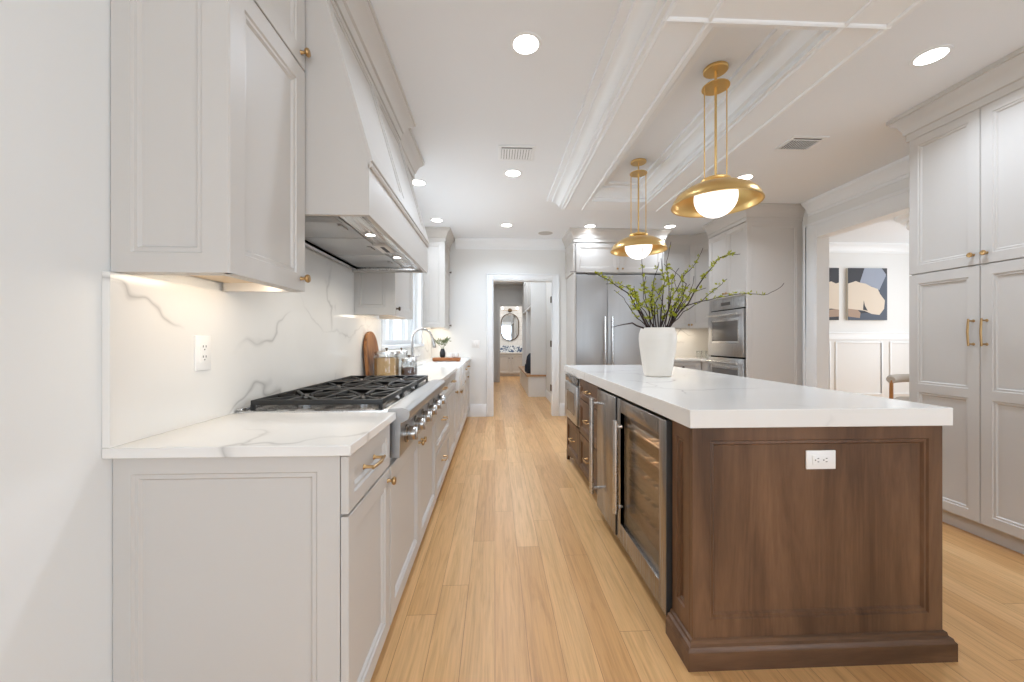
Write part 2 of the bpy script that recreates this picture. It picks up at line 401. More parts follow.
g = B(); g.box(XR, XR + 0.12, OY1, YB, 0, CH); g.box(XR, XR + 0.12, OY0, OY1, OZ, CH); g.box(XR, XR + 0.12, 1.79, OY0, 0, CH)
struct(g.done('wall_right', M_WALL))
g = B(); g.box(2.90, 3.02, -6.1, -3.6, 0, CH); g.box(2.90, 3.02, -0.8, 1.785, 0, CH); g.box(2.90, 3.02, -3.6, -0.8, 0, 0.6); g.box(2.90, 3.02, -3.6, -0.8, 2.35, CH); g.box(3.02, 3.70, 1.66, 1.785, 0, CH)
struct(g.done('wall_right_near', M_WALL))
g = B()
for y in (-3.6, -2.68, -1.75, -0.85): g.box(2.97, 3.01, y, y + 0.05, 0.6, 2.35)
for z in (0.6, 2.30): g.box(2.97, 3.01, -3.55, -0.85, z, z + 0.05)
w = struct(g.done('window_3', M_TRIM)); B().box(2.985, 2.991, -3.57, -0.83, 0.63, 2.32).done('pane', M_GLASS, w)
g = B(); g.box(XL, -0.8, -6.1, -5.98, 0, CH); g.box(2.6, 2.9, -6.1, -5.98, 0, CH); g.box(-0.8, 2.6, -6.1, -5.98, 2.4, CH); g.box(-0.8, 2.6, -6.1, -5.98, 0, 0.2)
struct(g.done('wall_rear', M_WALL))
g = B()
for x in (-0.8, 0.33, 1.46, 2.55): g.box(x, x + 0.05, -6.08, -6.00, 0.2, 2.4)
for z in (0.2, 2.35): g.box(-0.75, 2.55, -6.08, -6.00, z, z + 0.05)
w = struct(g.done('window_rear_added', M_TRIM)); B().box(-0.76, 2.56, -6.05, -6.04, 0.24, 2.36).done('pane', M_GLASS, w)  # unseen window, added behind the camera as an opening for the fill light
# window over the sink
g = B(); F0, F1 = XL - 0.10, XL - 0.05
for y in (WY0, WY1 - 0.05): g.box(F0, F1, y, y + 0.05, WZ0, WZ1)
for z in (WZ0, WZ1 - 0.05): g.box(F0, F1, WY0 + 0.05, WY1 - 0.05, z, z + 0.05)
for k in (1, 2): y = WY0 + (WY1 - WY0) * k / 3; g.box(F0 + 0.01, F1 - 0.01, y - 0.02, y + 0.02, WZ0 + 0.05, WZ1 - 0.05)
w = struct(g.done('window_1', M_TRIM))
B().box(F0 + 0.02, F0 + 0.026, WY0 + 0.04, WY1 - 0.04, WZ0 + 0.04, WZ1 - 0.04).done('pane', M_GLASS, w)
g = B(); g.box(XL + 0.001, XL + 0.022, WY0 - 0.10, WY0, WZ0, WZ1 + 0.10); g.box(XL + 0.001, XL + 0.022, WY1, WY1 + 0.10, WZ0, WZ1 + 0.10); g.box(XL + 0.001, XL + 0.022, WY0, WY1, WZ1, WZ1 + 0.10)
g.done('window_casing', M_TRIM, w)
B().box(XL - 0.05, XL + 0.05, WY0 - 0.12, WY1 + 0.12, WZ0 - 0.035, WZ0, 0.004).done('window_sill', M_TRIM, w)
# doorway in the back wall
def casing_prof(g, x0, x1, y, z0, z1, vertical=True):
    g.box(x0, x1, y - 0.018, y - 0.001, z0, z1, 0.004)
g = B(); cw = 0.095
for (a, b) in ((DX0 - cw, DX0), (DX1, DX1 + cw)):
    g.box(a, b, YB - 0.020, YB - 0.001, 0, DZ + cw, 0.005)
    o = a if a < DX0 - 0.01 else b - 0.018
    g.box(o, o + 0.018, YB - 0.030, YB - 0.019, 0, DZ + cw, 0.003)
g.box(DX0, DX1, YB - 0.020, YB - 0.001, DZ, DZ + cw, 0.005); g.box(DX0 - cw, DX1 + cw, YB - 0.030, YB - 0.019, DZ + cw - 0.018, DZ + cw, 0.003)
g.box(DX0, DX0 + 0.015, YB, YB + 0.12, 0, DZ); g.box(DX1 - 0.015, DX1, YB, YB + 0.12, 0, DZ); g.box(DX0 + 0.015, DX1 - 0.015, YB, YB + 0.12, DZ - 0.015, DZ)
d1 = struct(g.done('door_1', M_TRIM))
for z in (0.43, 1.13, 1.83):
    B().box(DX1 - 0.019, DX1 - 0.0155, YB + 0.03, YB + 0.10, z - 0.05, z + 0.05).cyl((DX1 - 0.022, YB + 0.105, z - 0.05), (DX1 - 0.022, YB + 0.105, z + 0.05), 0.007).done('hinge', M_BRONZE, d1)
BASE = [(0, 0), (0.016, 0), (0.016, 0.15), (0.012, 0.165), (0.010, 0.185), (0.004, 0.195), (0, 0.195)]
g = B(); g.sweep([(-0.385, YB), (DX0 - cw, YB)], BASE); g.sweep([(DX1 + cw, YB), (1.085, YB)], BASE); struct(g.done('baseboard_back', M_TRIM))
struct(B().sweep([(-0.61, YB), (1.09, YB)], WCROWN, CH).done('trim_1', M_TRIM))
struct(B().sweep([(XR, 4.30), (XR, 2.62)], WCROWN, CH).done('trim_2', M_TRIM))
# cased opening to the dining room
g = B(); oc = 0.155
g.box(XR - 0.022, XR, OY1, OY1 + oc, 0, OZ + oc, 0.004); g.box(XR - 0.022, XR, OY0, OY1, OZ, OZ + oc, 0.004)
g.box(XR - 0.034, XR - 0.022, OY1 + oc - 0.03, OY1 + oc, 0, OZ + oc, 0.003); g.box(XR - 0.034, XR - 0.022, OY0, OY1 + oc - 0.03, OZ + oc - 0.03, OZ + oc, 0.003)
g.box(XR - 0.018, XR + 0.125, OY1 - 0.020, OY1 + 0.002, 0, OZ); g.box(XR - 0.018, XR + 0.125, OY0, OY1 - 0.02, OZ - 0.020, OZ + 0.002)
struct(g.done('trim_3', M_TRIM))
# coffered box beams over the island
bx0, bx1, by0, by1, bz, bw = 0.736, 1.775, 1.45, 4.17, 2.60, 0.222
g = B()
g.box(bx0, bx0 + bw, by0, by1, bz, CH); g.box(bx1 - bw, bx1, by0, by1, bz, CH)
g.box(bx0 + bw, bx1 - bw, by0, 1.695, bz, CH); g.box(bx0 + bw, bx1 - bw, by1 - bw, by1, bz, CH)
BC = [(0, -0.149), (0.020, -0.149), (0.020, -0.122), (0.044, -0.117), (0.050, -0.100), (0.066, -0.075), (0.092, -0.052), (0.108, -0.046), (0.108, -0.024), (0.155, -0.021), (0.155, 0), (0, 0)]
g.sweep([(bx1, by0), (bx1, by1), (bx0, by1), (bx0, by0)], BC, CH, True)
g.sweep([(bx0 + bw, 1.695), (bx0 + bw, by1 - bw), (bx1 - bw, by1 - bw), (bx1 - bw, 1.695)], BC, CH, True)
def bead(g, x0, y0, x1, y1):
    if x0 == x1: g.prism([(x0 - 0.012, bz), (x0 - 0.010, bz - 0.008), (x0 - 0.003, bz - 0.013), (x0 + 0.005, bz - 0.011), (x0 + 0.012, bz)], 'y', y0, y1)
    else: g.prism([(y0 - 0.012, bz), (y0 - 0.010, bz - 0.008), (y0 - 0.003, bz - 0.013), (y0 + 0.005, bz - 0.011), (y0 + 0.012, bz)], 'x', x0, x1)
for x in (bx0 + 0.013, bx0 + bw - 0.013, bx1 - bw + 0.013, bx1 - 0.013): bead(g, x, by0, x, by1)
for y in (by0 + 0.013, 1.68): bead(g, bx0, y, bx1, y)
struct(g.done('trim_4', M_TRIM))
# hall (mudroom) and powder room beyond the doorway
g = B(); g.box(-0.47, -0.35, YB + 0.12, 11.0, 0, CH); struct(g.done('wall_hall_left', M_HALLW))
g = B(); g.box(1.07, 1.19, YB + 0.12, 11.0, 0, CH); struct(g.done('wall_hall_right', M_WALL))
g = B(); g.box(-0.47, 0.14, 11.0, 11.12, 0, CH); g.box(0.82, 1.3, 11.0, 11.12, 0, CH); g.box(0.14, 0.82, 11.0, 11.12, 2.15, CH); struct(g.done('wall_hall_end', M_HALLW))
g = B(); g.box(0.05, 0.14, 10.975, 10.999, 0, 2.24, 0.003); g.box(0.82, 0.91, 10.975, 10.999, 0, 2.24, 0.003); g.box(0.14, 0.82, 10.975, 10.999, 2.15, 2.24, 0.003)
g.sweep([(-0.35, 10.999), (1.07, 10.999)], WCROWN, CH)
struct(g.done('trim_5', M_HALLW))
g = B(); g.box(-0.6, 1.5, 13.2, 13.3, 0, CH); struct(g.done('wall_powder_back', M_TILE))
g = B(); g.box(-0.6, -0.5, 11.12, 13.2, 0, CH); g.box(1.4, 1.5, 11.12, 13.2, 0, CH); struct(g.done('wall_powder_side', M_WALL))
struct(B().sweep([(1.07, 8.08), (1.07, YB + 0.13)], [(o, z * 0.8) for o, z in BASE]).done('baseboard_hall', M_TRIM))
# dining room
struct(B().box(XR + 0.12, 7.6, YB, YB + 0.12, 0, CH).done('wall_dining_back', M_WALL))
g = B(); g.box(7.5, 7.6, 1.5, YB, 0, CH); struct(g.done('wall_dining_right', M_WALL))
g = B(); g.box(3.70, 7.5, 1.5, 1.6, 0, CH); struct(g.done('wall_dining_near', M_WALL))
g = B()
g.box(XR + 0.12, 7.5, YB - 0.035, YB - 0.001, 1.29, 1.315, 0.004); g.box(XR + 0.12, 7.5, YB - 0.018, YB - 0.001, 1.20, 1.29)
x = 3.9
for x in (3.9, 4.62, 5.50, 6.42):
    w = 0.80 if x > 4.5 else 0.62
    for (a, b, c, d) in ((x, x + 0.025, 0.3, 1.165), (x + w - 0.025, x + w, 0.3, 1.165), (x + 0.025, x + w - 0.025, 0.3, 0.325), (x + 0.025, x + w - 0.025, 1.14, 1.165)): g.box(a, b, YB - 0.016, YB - 0.001, c, d, 0.003)
struct(g.done('trim_6', M_TRIM))
struct(B().sweep([(XR + 0.12, YB), (7.5, YB)], WCROWN, CH).sweep([(XR + 0.12, YB), (7.5, YB)], BASE).done('trim_7', M_TRIM))

# ------------------------------------------------------------------ kitchen island
IX0, IX1, IY0, IY1 = 0.72, 1.683, 1.395, 3.895
isl = thing('kitchen_island', 'dark stained wood island cabinet with framed end panel and stepped base', 'kitchen island', (1.2, 2.65, 0))
g = B()
g.box(1.38, IX1 - 0.02, IY0 + 0.02, IY1, 0.02, 0.868)
g.box(IX0 + 0.02, 1.38, IY0 + 0.02, 1.556, 0.02, 0.868)
g.box(IX0 + 0.02, 1.38, 2.65, IY1, 0.095, 0.868); g.box(0.80, 1.38, 2.65, IY1 - 0.03, 0.0, 0.095)
g.box(IX0 + 0.005, 1.38, 2.645, 2.69, 0.095, 0.868)
g.done('body', M_DARKW, isl)
B().panel(frame((0, -1, 0), (IX0, IY0 + 0.02, 0.02)), IX1 - IX0, 0.848, 0.02, (0.068, 0.055, 0.145, 0.047), depth=0.014).done('end_panel', M_DARKW, isl)
B().panel(frame((-1, 0, 0), (IX0 + 0.02, 1.556, 0.02)), 1.556 - IY0 - 0.021, 0.848, 0.02, (0.038, 0.038, 0.15, 0.055), depth=0.014).done('side_panel', M_DARKW, isl)
B().panel(frame((1, 0, 0), (IX1 - 0.02, IY0 + 0.021, 0.02)), IY1 - IY0 - 0.02, 0.848, 0.02, (0.08,) * 4, u_cuts=(0.83, 1.66), rail=0.04, depth=0.014).done('back_panel', M_DARKW, isl)
IB = [(0.001, 0), (0.027, 0), (0.027, 0.066), (0.022, 0.071), (0.019, 0.080), (0.010, 0.085), (0.008, 0.096), (0.001, 0.100)]
B().sweep([(IX0, 1.556), (IX0, IY0), (IX1, IY0), (IX1, IY1)], IB).done('base_moulding', M_DARKWH, isl)
# bracket foot at the far corner
g = B(); g.prism([(3.90, 0.095), (3.90, 0.0), (3.855, 0.0), (3.845, 0.035), (3.81, 0.06), (3.75, 0.068), (3.66, 0.072), (3.62, 0.095)], 'x', IX0, IX0 + 0.025)
g.done('bracket_foot', M_DARKW, isl)
fx = IX0 + 0.02
def idrawer(y0, y1, z0, z1):
    M = frame((-1, 0, 0), (fx, y1, z0)); d = front(isl, 'drawer', M, y1 - y0, z1 - z0, M_DARKW, 0.045)
    pull(d, M, ((y1 - y0) / 2 - 0.055, (z1 - z0) / 2), ((y1 - y0) / 2 + 0.055, (z1 - z0) / 2), 0.012, M_BRASS)
idrawer(2.70, 3.30, 0.70, 0.86); idrawer(2.70, 3.30, 0.41, 0.69); idrawer(2.70, 3.30, 0.10, 0.40); idrawer(3.31, 3.885, 0.10, 0.42)
ct = tag(B().prism([(0.704, 1.380), (1.707, 1.380), (1.707, 3.92), (0.704, 3.92)], 'z', 0.870, 0.937).done('island_countertop', M_QUARTZ), 'thick white veined quartz worktop on the dark island', 'countertop')
bv = ct.modifiers.new('edge', 'BEVEL'); bv.width = 0.003; bv.segments = 2
# wine fridge
wf = thing('wine_fridge', 'glass-door wine fridge with wooden racks nearest in the island side', 'wine fridge', (1.03, 1.895, 0))
g = B(); y0, y1 = 1.565, 2.215
g.box(0.745, 1.37, y0, y0 + 0.025, 0.03, 0.862); g.box(0.745, 1.37, y1 - 0.025, y1, 0.03, 0.862); g.box(0.745, 1.37, y0 + 0.025, y1 - 0.025, 0.03, 0.10)
g.box(0.745, 1.37, y0 + 0.025, y1 - 0.025, 0.835, 0.862); g.box(1.34, 1.37, y0 + 0.025, y1 - 0.025, 0.10, 0.835)
g.done('cabinet', mat('cooler_liner', (0.20, 0.17, 0.14), 0.5), wf)
g = B(); dx0, dx1 = 0.700, 0.742
for (a, b, c, d) in ((y0 + 0.006, y0 + 0.075, 0.06, 0.858), (y1 - 0.062, y1 - 0.004, 0.06, 0.858), (y0 + 0.075, y1 - 0.062, 0.06, 0.165), (y0 + 0.075, y1 - 0.062, 0.785, 0.858)): g.box(dx0, dx1, a, b, c, d, 0.002)
dr = g.done('door', M_STEELD, wf)
B().box(dx0 + 0.001, dx1, y0 + 0.0025, y0 + 0.0055, 0.06, 0.858).done('door_edge', M_EDGE, dr)
B().box(0.712, 0.718, y0 + 0.075, y1 - 0.062, 0.165, 0.785).done('glass_pane', M_WINE, dr)
def prohandle(par, y, z0, z1, x=0.655):
    g = B(); g.cyl((x, y, z0), (x, y, z1), 0.0155, seg=16)
    for z in (z0 + 0.035, z1 - 0.035): g.cyl((x, y, z), (dx0 + 0.002, y, z), 0.009); g.cyl((x, y, z - 0.016), (x, y, z + 0.016), 0.015, seg=16)
    g.done('handle', M_STEELH, par)
prohandle(dr, 2.125, 0.235, 0.745, 0.665)
area('wine_fridge_lamp', (0.80, 1.89, 0.815), (0, R(-25), 0), 0.03, 0.5, 4.0, (0.9, 0.95, 1.0))
for k in range(6):
    z = 0.20 + k * 0.105
    g = B(); g.box(0.760, 0.785, y0 + 0.035, y1 - 0.035, z, z + 0.058, 0.003)
    for j in range(7): yy = y0 + 0.06 + j * 0.088; g.box(0.785, 1.30, yy - 0.008, yy + 0.008, z + 0.006, z + 0.016)
    g.done('wine_rack', M_SHELFW, wf)
B().box(0.765, 0.80, y0 + 0.06, y1 - 0.06, 0.826, 0.834).done('light_strip', mat('cooler_led', (1, 1, 1), emit=(0.95, 0.97, 1), estr=45), wf)
g = B(); g.box(0.77, 0.79, y0 + 0.005, y1 - 0.005, 0.004, 0.03)
for k in range(5): g.box(0.748, 0.772, y0 + 0.004, y1 - 0.004, 0.006 + k * 0.010, 0.010 + k * 0.010)
g.done('toe_grille', M_STEELH, wf)
# solid-door fridge
y0, y1 = 2.232, 2.636
rf = thing('beverage_fridge', 'narrow solid stainless fridge beside the wine fridge', 'fridge', (1.03, (y0 + y1) / 2, 0))
B().box(0.745, 1.37, y0, y1, 0.03, 0.862).done('cabinet', M_BLACK, rf)
dr = B().box(0.696, 0.742, y0 + 0.004, y1 - 0.004, 0.06, 0.858, 0.003).done('door', M_STEELD, rf)
B().box(0.698, 0.742, y0 + 0.0005, y0 + 0.0035, 0.06, 0.858).done('door_edge', M_EDGE, dr)
prohandle(dr, y1 - 0.035, 0.16, 0.80, 0.650)
g = B(); g.box(0.77, 0.79, y0 + 0.005, y1 - 0.005, 0.004, 0.03)
for k in range(5): g.box(0.748, 0.772, y0 + 0.004, y1 - 0.004, 0.006 + k * 0.010, 0.010 + k * 0.010)
g.done('toe_grille', M_STEELH, rf)
# microwave drawer
mw = thing('microwave_drawer', 'stainless microwave drawer at the far end of the island', 'microwave', (0.72, 3.6, 0.44))
B().box(0.722, 0.739, 3.315, 3.88, 0.44, 0.862, 0.002).done('frame', M_STEEL, mw)
d = B().box(0.700, 0.7215, 3.325, 3.87, 0.45, 0.785, 0.003).done('door', M_STEEL, mw)
B().box(0.697, 0.6995, 3.42, 3.77, 0.52, 0.715).done('glass_pane', M_DGLASS, d)
B().box(0.704, 0.7215, 3.325, 3.87, 0.795, 0.855, 0.002).done('control_panel', M_DGLASS, mw)
# island outlet
o = thing('electrical_outlet', 'white horizontal outlet on the dark wood island end', 'outlet', (1.215, IY0 + 0.005, 0.743), 'electrical outlets')
PY = IY0 + 0.0135
B().box(1.158, 1.272, PY - 0.006, PY, 0.708, 0.778, 0.002).done('cover_plate', M_WHITE, o)
sk = B().box(1.180, 1.250, PY - 0.0085, PY - 0.006, 0.726, 0.760, 0.001).done('socket', M_WHITE, o)
g = B()
for cx in (1.199, 1.231):
    g.box(cx - 0.0005, cx + 0.006, PY - 0.0092, PY - 0.0085, 0.748, 0.7505); g.box(cx - 0.0005, cx + 0.006, PY - 0.0092, PY - 0.0085, 0.7355, 0.738)
    g.box(cx - 0.010, cx - 0.006, PY - 0.0092, PY - 0.0085, 0.741, 0.745)
g.done('socket_slots', M_SLOT, sk)

# ------------------------------------------------------------------ left base run
FX, DXF = -0.413, -0.393
def base_body(t, y0, y1, z1=0.882, toe=True):
    B().box(XL + 0.002, FX, y0, y1, 0.105, z1).done('body', M_CAB, t)
    B().box(XL + 0.002, FX - 0.065, y0, y1, 0.0, 0.105).done('toe_kick', M_CAB, t)
def lfront(t, name, y0, y1, z0, z1, st=0.055):
    M = frame((1, 0, 0), (FX, y0, z0)); return front(t, name, M, y1 - y0, z1 - z0, M_CAB, st), M
c1 = thing('base_cabinet', 'greige base cabinet nearest on the left with framed end panel', 'cabinet', (-0.72, 1.27, 0), 'greige base cabinets on the left')
base_body(c1, 1.087, 1.483)
B().panel(frame((0, -1, 0), (XL + 0.002, 1.086, 0.0)), -0.416 - XL - 0.002, 0.882, 0.02, (0.047, 0.06, 0.10, 0.045), depth=0.012).done('end_panel', M_CAB, c1)
d, M = lfront(c1, 'drawer', 1.066, 1.478, 0.722, 0.876, 0.042); pull(d, M, (0.155, 0.077), (0.255, 0.077), 0.009)
d, M = lfront(c1, 'door', 1.066, 1.478, 0.112, 0.714); knob(d, M, 0.382, 0.562, 0.02)
c2 = thing('base_cabinet', 'greige two-door base cabinet under the gas rangetop', 'cabinet', (-0.72, 2.06, 0), 'greige base cabinets on the left')
base_body(c2, 1.487, 2.632, 0.735)
for (a, b, k) in ((1.491, 2.057, 0.536), (2.061, 2.628, 0.03)):
    d, M = lfront(c2, 'door', a, b, 0.112, 0.712, 0.06); knob(d, M, k, 0.55, 0.02)
c3 = thing('drawer_cabinet', 'greige three-drawer base cabinet beyond the rangetop', 'cabinet', (-0.72, 3.02, 0), 'greige base cabinets on the left')
base_body(c3, 2.636, 3.405)
for z0, z1 in ((0.722, 0.876), (0.420, 0.714), (0.112, 0.412)):
    d, M = lfront(c3, 'drawer', 2.640, 3.401, z0, z1, 0.045); pull(d, M, (0.33, (z1 - z0) / 2 + 0.02), (0.43, (z1 - z0) / 2 + 0.02), 0.01)
c4 = thing('base_cabinet', 'narrow greige base cabinet with drawer just before the farmhouse sink', 'cabinet', (-0.72, 3.67, 0), 'greige base cabinets on the left')
base_body(c4, 3.409, 3.935)
d, M = lfront(c4, 'drawer', 3.413, 3.931, 0.722, 0.876, 0.045); pull(d, M, (0.21, 0.08), (0.31, 0.08), 0.01)
d, M = lfront(c4, 'door', 3.413, 3.931, 0.112, 0.714); knob(d, M, 0.48, 0.56, 0.02)
c5 = thing('sink_cabinet', 'greige two-door cabinet under the farmhouse sink', 'cabinet', (-0.72, 4.4, 0), 'greige base cabinets on the left')
base_body(c5, 3.939, 4.872, 0.66)
for (a, b, k) in ((3.943, 4.404, 0.43), (4.407, 4.868, 0.03)):
    d, M = lfront(c5, 'door', a, b, 0.112, 0.645); knob(d, M, k, 0.495, 0.02)
c6 = thing('base_cabinet', 'greige base cabinet just past the farmhouse sink', 'cabinet', (-0.72, 5.2, 0), 'greige base cabinets on the left')
base_body(c6, 4.876, 5.478)
d, M = lfront(c6, 'drawer', 4.880, 5.474, 0.722, 0.876, 0.045); pull(d, M, (0.24, 0.08), (0.35, 0.08), 0.01)
d, M = lfront(c6, 'door', 4.880, 5.474, 0.112, 0.714); knob(d, M, 0.03, 0.56, 0.02)
c7 = thing('base_cabinet', 'greige base cabinet at the back wall end of the left run', 'cabinet', (-0.72, 5.77, 0), 'greige base cabinets on the left')
base_body(c7, 5.482, 6.074)
d, M = lfront(c7, 'drawer', 5.486, 6.055, 0.722, 0.876, 0.045); pull(d, M, (0.23, 0.08), (0.34, 0.08), 0.01)
d, M = lfront(c7, 'door', 5.486, 6.055, 0.112, 0.714); knob(d, M, 0.03, 0.56, 0.02)
def slab(name, poly, z0, z1, label):
    o = tag(B().prism(poly, 'z', z0, z1).done(name, M_QUARTZ), label, 'countertop'); b = o.modifiers.new('edge', 'BEVEL'); b.width = 0.0025; b.segments = 2; return o
XC = -0.378
slab('countertop', [(XL + 0.001, 1.038), (XC, 1.038), (XC, 1.514), (XL + 0.001, 1.514)], 0.886, 0.914, 'white veined quartz worktop nearest on the left before the rangetop')
slab('countertop', [(XL + 0.001, 2.618), (XC, 2.618), (XC, 3.982), (-0.86, 3.982), (-0.86, 4.832), (XC, 4.832), (XC, 6.076), (XL + 0.001, 6.076)], 0.884, 0.914, 'long white quartz worktop around the sink beyond the rangetop')
bs = B().prism([(1.040, 0.9145), (6.076, 0.9145), (6.076, 1.365), (5.335, 1.365), (5.335, 1.100), (3.42, 1.100), (3.42, 1.365), (2.768, 1.365), (2.768, 1.695), (1.480, 1.695), (1.480, 1.365), (1.040, 1.365)], 'x', XL + 0.001, XL + 0.021).done('backsplash', M_QUARTZ)
tag(bs, 'white quartz backsplash with grey veins behind the rangetop', 'backsplash')
# backsplash outlet
o = thing('electrical_outlet', 'white upright outlet on the marble backsplash beside the rangetop', 'outlet', (XL + 0.0215, 1.352, 1.09), 'electrical outlets')
M = frame((1, 0, 0), (XL + 0.0215, 1.352, 1.147))
B().box(-0.035, 0.035, -0.058, 0.058, 0, 0.006, 0.002, M).done('cover_plate', M_WHITE, o)
sk = B().box(-0.017, 0.017, -0.034, 0.034, 0.006, 0.0085, 0.001, M).done('socket', M_WHITE, o)
g = B()
for cv in (0.018, -0.016):
    g.box(-0.0075, -0.005, cv, cv + 0.007, 0.0085, 0.0092, 0, M); g.box(0.005, 0.0075, cv, cv + 0.007, 0.0085, 0.0092, 0, M); g.box(-0.002, 0.002, cv - 0.009, cv - 0.005, 0.0085, 0.0092, 0, M)
g.done('socket_slots', M_SLOT, sk)
sw = thing('light_switch', 'white double light switch plate on the back wall left of the doorway', 'light switch', (-0.30, YB - 0.004, 1.13))
M = frame((0, -1, 0), (-0.30, YB - 0.0005, 1.13)); B().box(-0.06, 0.06, -0.058, 0.058, 0, 0.006, 0.002, M).done('cover_plate', M_WHITE, sw)
for u in (-0.024, 0.024): B().box(u - 0.016, u + 0.016, -0.033, 0.033, 0.006, 0.010, 0.001, M).done('rocker', M_WHITE, sw)

# ------------------------------------------------------------------ rangetop
RY0, RY1 = 1.518, 2.612
rg = thing('gas_rangetop', 'stainless gas rangetop with black grates and chrome knobs', 'rangetop', (-0.66, (RY0 + RY1) / 2, 0.74))
g = B(); g.box(XL + 0.024, -0.395, RY0, RY1, 0.895, 0.920, 0.002); g.box(XL + 0.024, -0.955, RY0, RY1, 0.920, 0.930, 0.003)
g.done('cooktop', M_STEELH, rg)
B().box(-0.96, -0.43, RY0 + 0.03, RY1 - 0.03, 0.9205, 0.9215).done('burner_tray', M_STEELD, rg)
# control panel with bullnose
prof = [(-0.412, 0.738), (-0.366, 0.738), (-0.362, 0.870), (-0.350, 0.876), (-0.334, 0.884), (-0.328, 0.900), (-0.330, 0.915), (-0.340, 0.924), (-0.356, 0.928), (-0.412, 0.926)]
cp = B().prism(prof, 'y', RY0 - 0.003, RY1 - 0.004).done('control_panel', M_STEELR, rg)
for k in range(6):
    y = RY0 + 0.10 + k * (RY1 - RY0 - 0.20) / 5; z = 0.808
    K = axis_m((-0.364, y, z), (1, 0, 0))
    kb = B().lathe([(0, 0.010), (0.027, 0.010), (0.029, 0.014), (0.027, 0.036), (0.025, 0.040), (0, 0.041)], K, 20).box(-0.005, 0.005, -0.027, 0.027, 0.036, 0.047, 0.002, K).done('knob', M_NICKEL, rg)
    B().lathe([(0, 0), (0.037, 0), (0.037, 0.007), (0.030, 0.010), (0, 0.010)], K, 24).done('bezel', M_STEELD, kb)
gl = (RY1 - RY0 - 0.06) / 3
for k in range(3):
    a = RY0 + 0.024 + k * (gl + 0.006); b = a + gl; x0, x1 = -0.940, -0.440; zt = 0.958
    g = B(); t = 0.013
    for (p, q, r, s_) in ((x0, x1, a, a + t), (x0, x1, b - t, b), (x0, x0 + t, a + t, b - t), (x1 - t, x1, a + t, b - t), ((x0 + x1) / 2 - t / 2, (x0 + x1) / 2 + t / 2, a + t, b - t)): g.box(p, q, r, s_, zt - 0.020, zt, 0.003)
    for fx_ in (x0, x1 - t):
        for fy in (a, b - t): g.box(fx_, fx_ + t, fy, fy + t, 0.9205, zt - 0.018)
    ym = (a + b) / 2
    for cx in (x0 + 0.13, x1 - 0.13):
        for (dx, dy) in ((1, 0), (-1, 0), (0, 1), (0, -1), (0.7, 0.7), (-0.7, 0.7), (0.7, -0.7), (-0.7, -0.7)):
            L = 0.118 if abs(dx) == 1 else (gl / 2 - t if dx == 0 else 0.158)
            p0 = Vector((cx + dx * 0.032, ym + dy * 0.032, zt - 0.010)); p1 = Vector((cx + dx * L, ym + dy * L, zt - 0.008))
            if abs(dx) == 0.7: p1 = Vector((cx + (0.12 if dx > 0 else -0.12), ym + (gl / 2 - t if dy > 0 else -(gl / 2 - t)), zt - 0.008))
            g.tube([p0, (p0 + p1) / 2 + Vector((0, 0, 0.002)), p1], [0.006, 0.007, 0.007], 6)
    g.done('grate', M_IRON, rg)
    for cx in (x0 + 0.13, x1 - 0.13):
        bn = B().lathe([(0, 0), (0.055, 0), (0.055, 0.008), (0.040, 0.014), (0, 0.014)], Matrix.Translation((cx, ym, 0.9216)), 24).done('burner', M_CHROME, rg)
        B().lathe([(0, 0.0142), (0.034, 0.0142), (0.036, 0.019), (0.030, 0.024), (0, 0.025)], Matrix.Translation((cx, ym, 0.9216)), 24).done('burner_cap', M_IRON, bn)

# ------------------------------------------------------------------ upper cabinets and hood
UX, UDX = -0.72, -0.70; UZ0, UZ1, USP = 1.367, 2.572, 2.176
def upper(t, y0, y1, crown, near_end=True, knob_u='far', km=M_BRASS):
    ye = y0 + (0.02 if near_end else 0)
    B().box(XL + 0.002, UX, ye, y1, UZ0 + 0.036, UZ1 + 0.17).done('body', M_CAB, t)
    g = B(); g.box(XL + 0.023, UX - 0.04, ye + 0.02, y1 - 0.02, UZ0 + 0.030, UZ0 + 0.036); g.done('underside', M_TAN, t)
    g = B(); g.box(UX - 0.02, UX, ye, y1, UZ0 - 0.001, UZ0 + 0.036); g.box(XL + 0.023, UX - 0.02, ye, ye + 0.02, UZ0 - 0.001, UZ0 + 0.036); g.box(XL + 0.023, UX - 0.02, y1 - 0.02, y1, UZ0 - 0.001, UZ0 + 0.036); g.done('light_rail', M_CAB, t)
    if near_end: B().panel(frame((0, -1, 0), (XL + 0.002, ye, UZ0)), UDX - XL - 0.004, UZ1 - UZ0, 0.02, (0.05, 0.068, 0.052, 0.052)).done('end_panel', M_CAB, t)
    w = y1 - y0 - 0.006
    for (z0, z1, kz) in ((UZ0, USP, 0.045), (USP + 0.008, UZ1 - 0.006, 0.045)):
        M = frame((1, 0, 0), (UX, y0 + 0.003, z0)); d = front(t, 'door', M, w, z1 - z0, M_CAB, (0.06, 0.06, 0.06, 0.06)); knob(d, M, w - 0.03 if knob_u == 'far' else 0.03, kz, 0.02, km)
    B().sweep(crown, CROWN, CH).done('crown', M_CAB, t)
def undercab(t, y0, y1, power):
    B().box(-0.775, -0.745, y0, y1, UZ0 + 0.016, UZ0 + 0.0295).done('light_bar', M_BRONZE, t)
    B().box(-0.785, -0.7755, y0 + 0.005, y1 - 0.005, UZ0 + 0.018, UZ0 + 0.028).done('led_strip', M_STRIP, t)
    area('under_cabinet_glow', (-0.80, (y0 + y1) / 2, UZ0 + 0.024), (0, R(25), 0), 0.06, y1 - y0, power, (1, 0.88, 0.72))
u1 = thing('wall_cabinet', 'tall greige wall cabinet nearest on the left above the backsplash outlet', 'cabinet', (-0.87, 1.27, UZ0), 'greige wall cabinets on the left')
